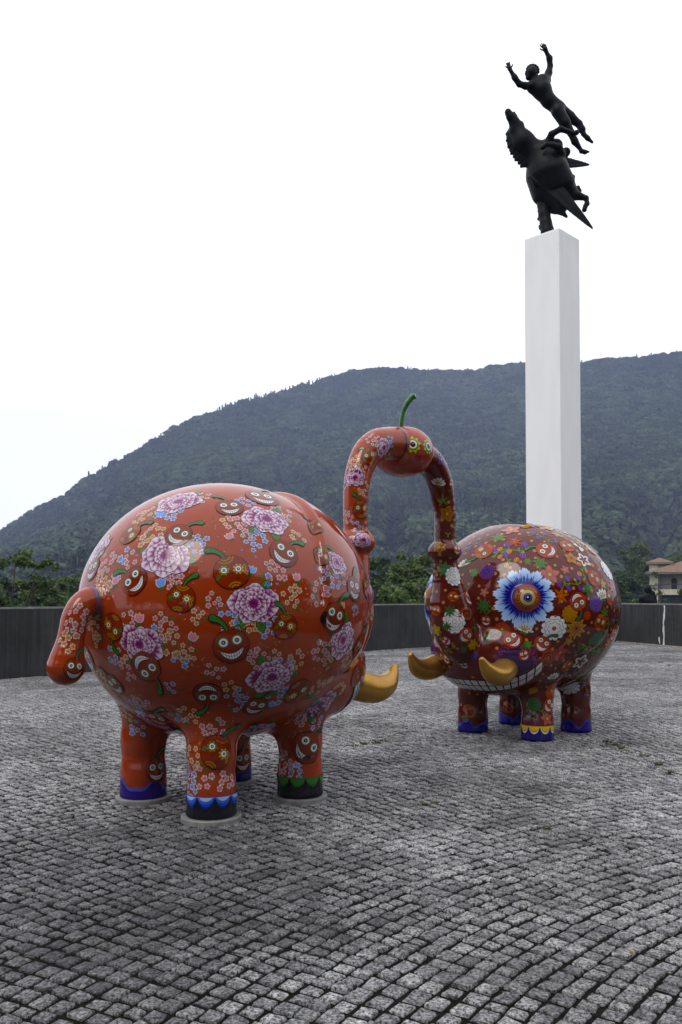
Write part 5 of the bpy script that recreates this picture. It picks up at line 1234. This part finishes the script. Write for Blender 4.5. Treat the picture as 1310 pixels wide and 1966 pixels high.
def flames(E):
    for sgn in (1, -1):
        A = Art(); r0 = 1.0; rgf = np.random.default_rng(8)
        A.disc((0, 0), 1.25, (.045, .02, .075), 0, 40, rings=4)
        for k in range(30):
            a = 2 * math.pi * k / 30; L = rgf.uniform(.35, .6); t = np.linspace(0, 1, 8); b = np.array([math.cos(a), math.sin(a)]); q = np.array([-b[1], b[0]])
            P = b * (1.12 + L * t)[:, None] + q * (.10 * np.sin(t * 6 + k))[:, None]; A.band(P, .10 * (1 - t) + .015, (.045, .02, .075), .2); A.band(P * .99, .035 * (1 - t) + .012, (.20, .055, .13), .6)
        d = np.array([.82, sgn * .52, -.22]); o = np.array([.35, sgn * .12, 1.0]); t = 1.4
        for _ in range(60): t -= float(elephant((o + d * t)[None].astype(np.float32))[0]) * .7
        p = (o + d * t).astype(np.float32); n = grad(elephant, p[None], .006)[0]; n /= np.linalg.norm(n)
        lay(E, A, p, n, np.array([0, 0, 1.0]), .165, .0015, 'painted_flames')
for E in (mar, red): teeth(E); flames(E)

# painted feet: scalloped or wavy bands
def foot_band(E, leg, kind, c1, c2, c3=None):
    lx, ly = LEGS[leg]; m = 72; a = np.linspace(0, 2 * math.pi, m + 1); V, C, N, F = [], [], [], []; k = 0
    def ringz(z, off):
        P = np.stack([lx + .2 * np.cos(a), ly + .2 * np.sin(a), z], -1).astype(np.float32); o = np.stack([np.full(m + 1, lx), np.full(m + 1, ly), z], -1); d = (P - o); d /= np.linalg.norm(d, axis=1, keepdims=True); r = np.full(m + 1, .20, np.float32)
        for _ in range(25): r = r - elephant((o + d * r[:, None]).astype(np.float32)) * .8
        P = (o + d * r[:, None]).astype(np.float32); g = grad(elephant, P, .006); g /= np.linalg.norm(g, axis=1, keepdims=True); return P + g * off, g
    def strip(z0, z1, col, off, nz=2):
        nonlocal k, F
        for j in range(nz + 1):
            P, g = ringz(z0 + (z1 - z0) * j / nz, off); V.append(P + g * .0022); N.append(g); C.append(np.tile(col, (m + 1, 1)))
        for j in range(nz): F += [(k + j * (m + 1) + i, k + j * (m + 1) + i + 1, k + (j + 1) * (m + 1) + i + 1, k + (j + 1) * (m + 1) + i) for i in range(m)]
        k += (nz + 1) * (m + 1)
    one = np.ones(m + 1); lo_ = .002 * one
    if kind == 'wave':
        w = .115 + .035 * np.sin(a * 4 + leg) + .015 * np.sin(a * 7)
        strip(lo_, w, c2, .0012, 9); strip(lo_, w - .022, c1, .0018, 9)
    else:                                      # scallops hanging from a straight edge over a dark sole
        n = 9; s_ = np.abs(np.sin(a * n / 2)) ** .6
        strip(lo_, .165 * one, c1, .0012, 9)
        if c3 is not None: strip(.165 * one - .078 * s_ - .006, .165 * one, c3, .0018)
        strip(.165 * one - .066 * s_ - .002, .165 * one, c2, .0024); strip(.160 * one - .045 * s_, .160 * one, np.array(c2) * np.array((1.8, 1.6, 1.3)), .0030)
        if kind == 'drop': strip(.160 * one - .026 * np.clip(s_ * 2 - 1, 0, 1), .160 * one, (.45, .58, .80), .0036)
    mk('painted_band', np.concatenate(V), F, M_PAINT, E.part[3 + leg], smooth=True, normals=np.concatenate(N), colors=np.concatenate(C))
SOLE = (.010, .010, .014); BL = (.045, .07, .36)
foot_band(red, 3, 'drop', SOLE, (.06, .11, .50), (.03, .04, .25)); foot_band(red, 1, 'scallop', SOLE, (.03, .12, .025)); foot_band(red, 2, 'wave', (.035, .02, .17), (.09, .13, .50)); foot_band(red, 0, 'wave', (.03, .02, .15), (.06, .08, .40))
foot_band(mar, 0, 'scallop', (.022, .018, .13), (.46, .31, .03), WHITE); foot_band(mar, 1, 'wave', (.03, .02, .20), (.06, .10, .45)); foot_band(mar, 2, 'wave', (.03, .02, .20), (.06, .09, .40)); foot_band(mar, 3, 'wave', (.03, .02, .20), (.06, .10, .45))
# ring at the tail root and at the trunk's end
def collar(E, pts, col, name, host):
    V, N, F = [], [], []
    for c, ax, w in pts:
        ax = np.array(ax, float); ax /= np.linalg.norm(ax); a_ = np.cross(ax, [0, 1.0, 0]); b_ = np.cross(ax, a_); th = np.linspace(0, 2 * math.pi, 40, endpoint=False); d = np.cos(th)[:, None] * a_ + np.sin(th)[:, None] * b_
        for s_ in (-w, 0, w):
            r = np.full(40, .25, np.float32); o = np.array(c) + ax * s_
            for _ in range(30): r = r - elephant((o + d * r[:, None]).astype(np.float32)) * .7
            P = (o + d * r[:, None]).astype(np.float32); g = grad(elephant, P, .006); g /= np.linalg.norm(g, axis=1, keepdims=True); V.append(P + g * .0016); N.append(g)
    F = [(j * 40 + i, j * 40 + (i + 1) % 40, (j + 1) * 40 + (i + 1) % 40, (j + 1) * 40 + i) for j in (0, 1) for i in range(40)]
    mk(name, np.concatenate(V), F, M_PAINT, host, smooth=True, normals=np.concatenate(N), colors=np.tile(col, (120, 1)))
for E in (red, mar):
    collar(E, [((1.985, 0, 2.91), (1, 0, 0), .010)], (.03, .02, .10), 'painted_ring', E.part[2]); collar(E, [((-1.10, 0, 1.46), (-1, 0, -.05), .014)], (.14, .10, .20), 'painted_ring', E.part[7])

# sides turned away from the camera carry the same kinds of ornament
def far_side(E, seed, makers, n):
    rg = np.random.default_rng(seed); q = rg.normal(size=(700, 3)); q /= np.linalg.norm(q, axis=1, keepdims=True); q = q[(q[:, 2] > -.75)]
    pos, nr = project(elephant, (q * np.array([1.08, 1.08, .96]) + np.array([0, 0, 1.39])).astype(np.float32), 4, .4)
    cl = ((np.array([0, 0, CAMH]) - E.t) @ E.R); view = cl - pos; view /= np.linalg.norm(view, axis=1, keepdims=True); hid = (view * nr).sum(1) < .02
    done = []
    for p, n_ in zip(pos[hid], nr[hid]):
        if len(done) >= n: break
        if p[0] > 1.0 and abs(p[1]) < .3: continue
        if done and np.linalg.norm(np.array(done) - p, axis=1).min() < .27: continue
        done.append(p); art, size, nm, b = makers(rg); lay(E, art, p, n_, np.array([0, 0, 1.0]), size, b, nm, rg.uniform(-.6, .6))
def mk_red(rg):
    k = rg.integers(4)
    if k == 0: return cherry_art('G' if rg.random() < .6 else 'F', 1 if rg.random() < .5 else -1), .125, 'painted_cherry', B_CH
    if k == 1: return peony_art(rg), .17, 'painted_peony', B_PEONY
    return spray_art([PINK, ORNG, BLUE][rg.integers(3)], 9, rg), .024, 'painted_blossoms', B_SPRAY
def mk_mar(rg):
    k = rg.integers(5)
    if k == 0: return smiley('G' if rg.random() < .6 else 'F'), .10, 'painted_cherry', .0075
    if k == 1: return dahlia_art([WHITE, (.44, .20, .04), (.09, .05, .24)][rg.integers(3)]), .12, 'painted_flower', .0035
    if k == 2: return starleaf_art((.05, .14, .03), 7, (.22, .26, .05)), .09, 'painted_flower', .003
    if k == 3: return fan_art(), .08, 'painted_flower', .003
    return flower_art([WHITE, (.50, .17, .15), (.46, .20, .04)][rg.integers(3)]), .11, 'painted_flower', .003
far_side(red, 21, mk_red, 40); far_side(mar, 22, mk_mar, 44)
def fill_gaps(E, seed, taken, makers, n, mind):
    rg = np.random.default_rng(seed); x0, x1, y0, y1 = (150, 700, 950, 1400) if E is red else (850, 1185, 1010, 1330)
    cand = [(rg.uniform(x0, x1), rg.uniform(y0, y1)) for _ in range(900)]; T = [(t[0], t[1], t[3] * t[7]) for t in taken]; out_ = []
    for x, y in cand:
        if len(out_) >= n: break
        if all(math.hypot(x - a, y - b) > r + mind for a, b, r in T): T.append((x, y, mind)); art, sz, nm, bs_ = makers(rg); out_.append((x, y, art, sz, rg.uniform(-1, 1), bs_, nm))
    paint(E, out_)
def gap_red(rg): return spray_art([PINK, ORNG, BLUE][rg.integers(3)], int(rg.integers(3, 8)), rg), 5.4, 'painted_blossoms', B_SPRAY + .0003
def gap_mar(rg):
    k = rg.integers(6)
    if k == 0: return starleaf_art((.06, .17, .03), 6, (.2, .28, .05)), 9, 'painted_flower', .0028
    if k == 1: return flower_art([(.50, .17, .15), (.52, .24, .04), (.36, .06, .03)][rg.integers(3)], 5, None, YEL, .3), 10, 'painted_flower', .0028
    if k == 2: return dahlia_art([(.12, .06, .28), (.48, .22, .04), (.38, .07, .03)][rg.integers(3)], (.05, .012, .01)), 9, 'painted_flower', .0028
    if k == 3: return smiley('G'), 11, 'painted_cherry', .0060
    if k == 4: return vine_art(rg, [PURP, ORANGE][rg.integers(2)]), 15, 'painted_vine', .0026
    return bud_art([ORNG, WHITE, (.40, .10, .05)][rg.integers(3)]), 7, 'painted_bud', .0026
nsp = {'painted_blossoms': 3.2}
fill_gaps(red, 31, [(*i, nsp.get(i[6], .9)) for i in items if i[6] != 'painted_petals'], gap_red, 12, 20)
fill_gaps(mar, 32, [(*i, .9) for i in mi] + [(a_, b_, None, 16, 0, 0, '', 1) for a_, b_ in ((870, 1290), (885, 1304), (903, 1314), (920, 1320), (938, 1322), (1042, 1274))] + [(955, 1285, None, 38, 0, 0, '', 1), (985, 1305, None, 22, 0, 0, '', 1), (1025, 1285, None, 22, 0, 0, '', 1)], gap_mar, 46, 9)

# round grey plates under the feet of the red elephant
for (lx, ly) in LEGS:
    p = red.t + red.R @ np.array([lx, ly, 0]); m = 40; r = .205; V, F = [], []
    for rr, z in ((r, -.02), (r, .022), (r - .010, .028)): V += [(math.cos(2 * math.pi * k / m) * rr, math.sin(2 * math.pi * k / m) * rr, z) for k in range(m)]
    F = [(j * m + k, j * m + (k + 1) % m, (j + 1) * m + (k + 1) % m, (j + 1) * m + k) for j in (0, 1) for k in range(m)] + [tuple(2 * m + k for k in range(m))]
    o = mk('foot_plate', V, F, M_PLATE, red.root); o.location = (lx, ly, -.020)
red.root.location.z = .020; 

# ------------------------------------------------------------------ the giant cherry held between the trunks
mid = (red.t + mar.t) / 2; cdir = (mar.t - red.t); cdir /= np.linalg.norm(cdir)
gc = empty('giant_cherry', (mid[0], mid[1], 2.60)); tag(gc, 'giant shiny red cherry with a green stem held between both trunks', 'cherry')
def csdf(p):
    d = smin(ell(p, (0, 0, .30), (.285, .285, .235)), ell(p, (0, 0, .27), (.265, .265, .20)), .05)
    return smax(d, -(np.sqrt(p[..., 0] ** 2 + p[..., 1] ** 2 + (p[..., 2] - .66) ** 2) - .145), .06)
CZ = 2.60
cv_, cf_, cn_ = surface_net(csdf, (-.36, -.36, -.02), (.36, .36, .62), .018)
cbody = mk('fruit', cv_, cf_, M_CHERRY, gc, smooth=True, normals=cn_)
mb = MB(); up3 = np.array([1, 0, 0]); t = np.linspace(0, 1, 12)
mb.tube([(-.02 + .11 * q ** 2.6, 0, .50 + .345 * q - .02 * q ** 4) for q in t] + [(.115, -.01, .83)], list(.020 + .010 * t ** 2) + [.028], 12)
mb.build('stem', M_STEM, gc, smooth=True)
def lay_c(px_, py_, art, size, base, name):
    o = np.array([0, 0, CAMH]) - np.array([mid[0], mid[1], CZ]); d = px_dir(px_, py_); d /= np.linalg.norm(d); t = 6.0
    for _ in range(80): t += float(csdf((o + d * t)[None].astype(np.float32))[0]) * .8
    p = o + d * t
    if t > 12 or t != t: return
    n = grad(csdf, p[None].astype(np.float32), .004)[0]; n /= np.linalg.norm(n); uv, C, H = art.data(); u = np.array([0, 0, 1.0]) - n * n[2]; u /= np.linalg.norm(u); r = np.cross(u, n); s = size * t / FPX
    P, nr = project(csdf, p + (uv[:, :1] * r + uv[:, 1:] * u) * s - n * (np.linalg.norm(uv * s, axis=1) ** 2 * 1.4)[:, None], 4, .1)
    mk(name, P + nr * (base + H * LAYER)[:, None], art.f, M_PAINT, cbody, smooth=True, normals=nr, colors=C)
def sun_eye():
    A = Art()
    for k in range(9): A.petal((0, 0), 2 * math.pi * k / 9 + .2, 1.06, .30, BLACK, 0, 1.1); A.petal((0, 0), 2 * math.pi * k / 9 + .2, 1.0, .25, (.50, .46, .05), .4, 1.1)
    A.disc((0, 0), .66, (.10, .24, .04), .8); eye(A, (0, 0), .46, 1.2, (.10, .24, .04)); A.disc((0, 0), .30, (.10, .02, .01), 2.6); A.disc((0, 0), .14, BLACK, 3); A.disc((.02, .05), .05, WHITE, 3.4, 8, rings=1); return A
lay_c(793, 853, sun_eye(), 18, .001, 'painted_eye'); lay_c(823, 857, sun_eye(), 16, .001, 'painted_eye')
A = Art(); A.petal((-1, 0), 0, 2, .30, (.10, .012, .012), 0); A.petal((-.8, .02), 0, 1.6, .12, (.34, .10, .06), .5); lay_c(809, 890, A, 6, .001, 'painted_mouth')
A = Art()
for rr in (1, .72, .44): a = np.linspace(-1.9, .9, 14); A.band(rr * np.stack([np.cos(a), np.sin(a)], 1), .09, (.40, .20, .03), 0)
lay_c(769, 878, A, 13, .001, 'painted_swirl'); A = Art(); A.petal((-1, -.6), .8, 2.2, .5, (.10, .24, .04), 0); lay_c(776, 868, A, 8, .003, 'painted_leaf')
lay_c(803, 880, swirl_art((.26, .035, .02)), 7, .001, 'painted_swirl'); lay_c(772, 833, swirl_art((.27, .04, .02)), 8, .001, 'painted_swirl')

# ------------------------------------------------------------------ haze over the valley
m = bpy.data.materials.new('haze'); m.use_nodes = True; n = m.node_tree.nodes; l = m.node_tree.links; n.clear()
out = n.new('ShaderNodeOutputMaterial'); pv = n.new('ShaderNodeVolumePrincipled'); pv.inputs['Color'].default_value = (.53, .64, 1.0, 1); pv.inputs['Density'].default_value = 0.00036; pv.inputs['Anisotropy'].default_value = 0.0
l.new(pv.outputs['Volume'], out.inputs['Volume'])
mb = MB(); zmax = float(max(TZ.max(), 300) + 25); zmin = float(TZ.min() - 1.5); mb.box(-1520, 1520, -1520, 1520, zmin, zmax)
mb.build('haze', m, kind='stuff')
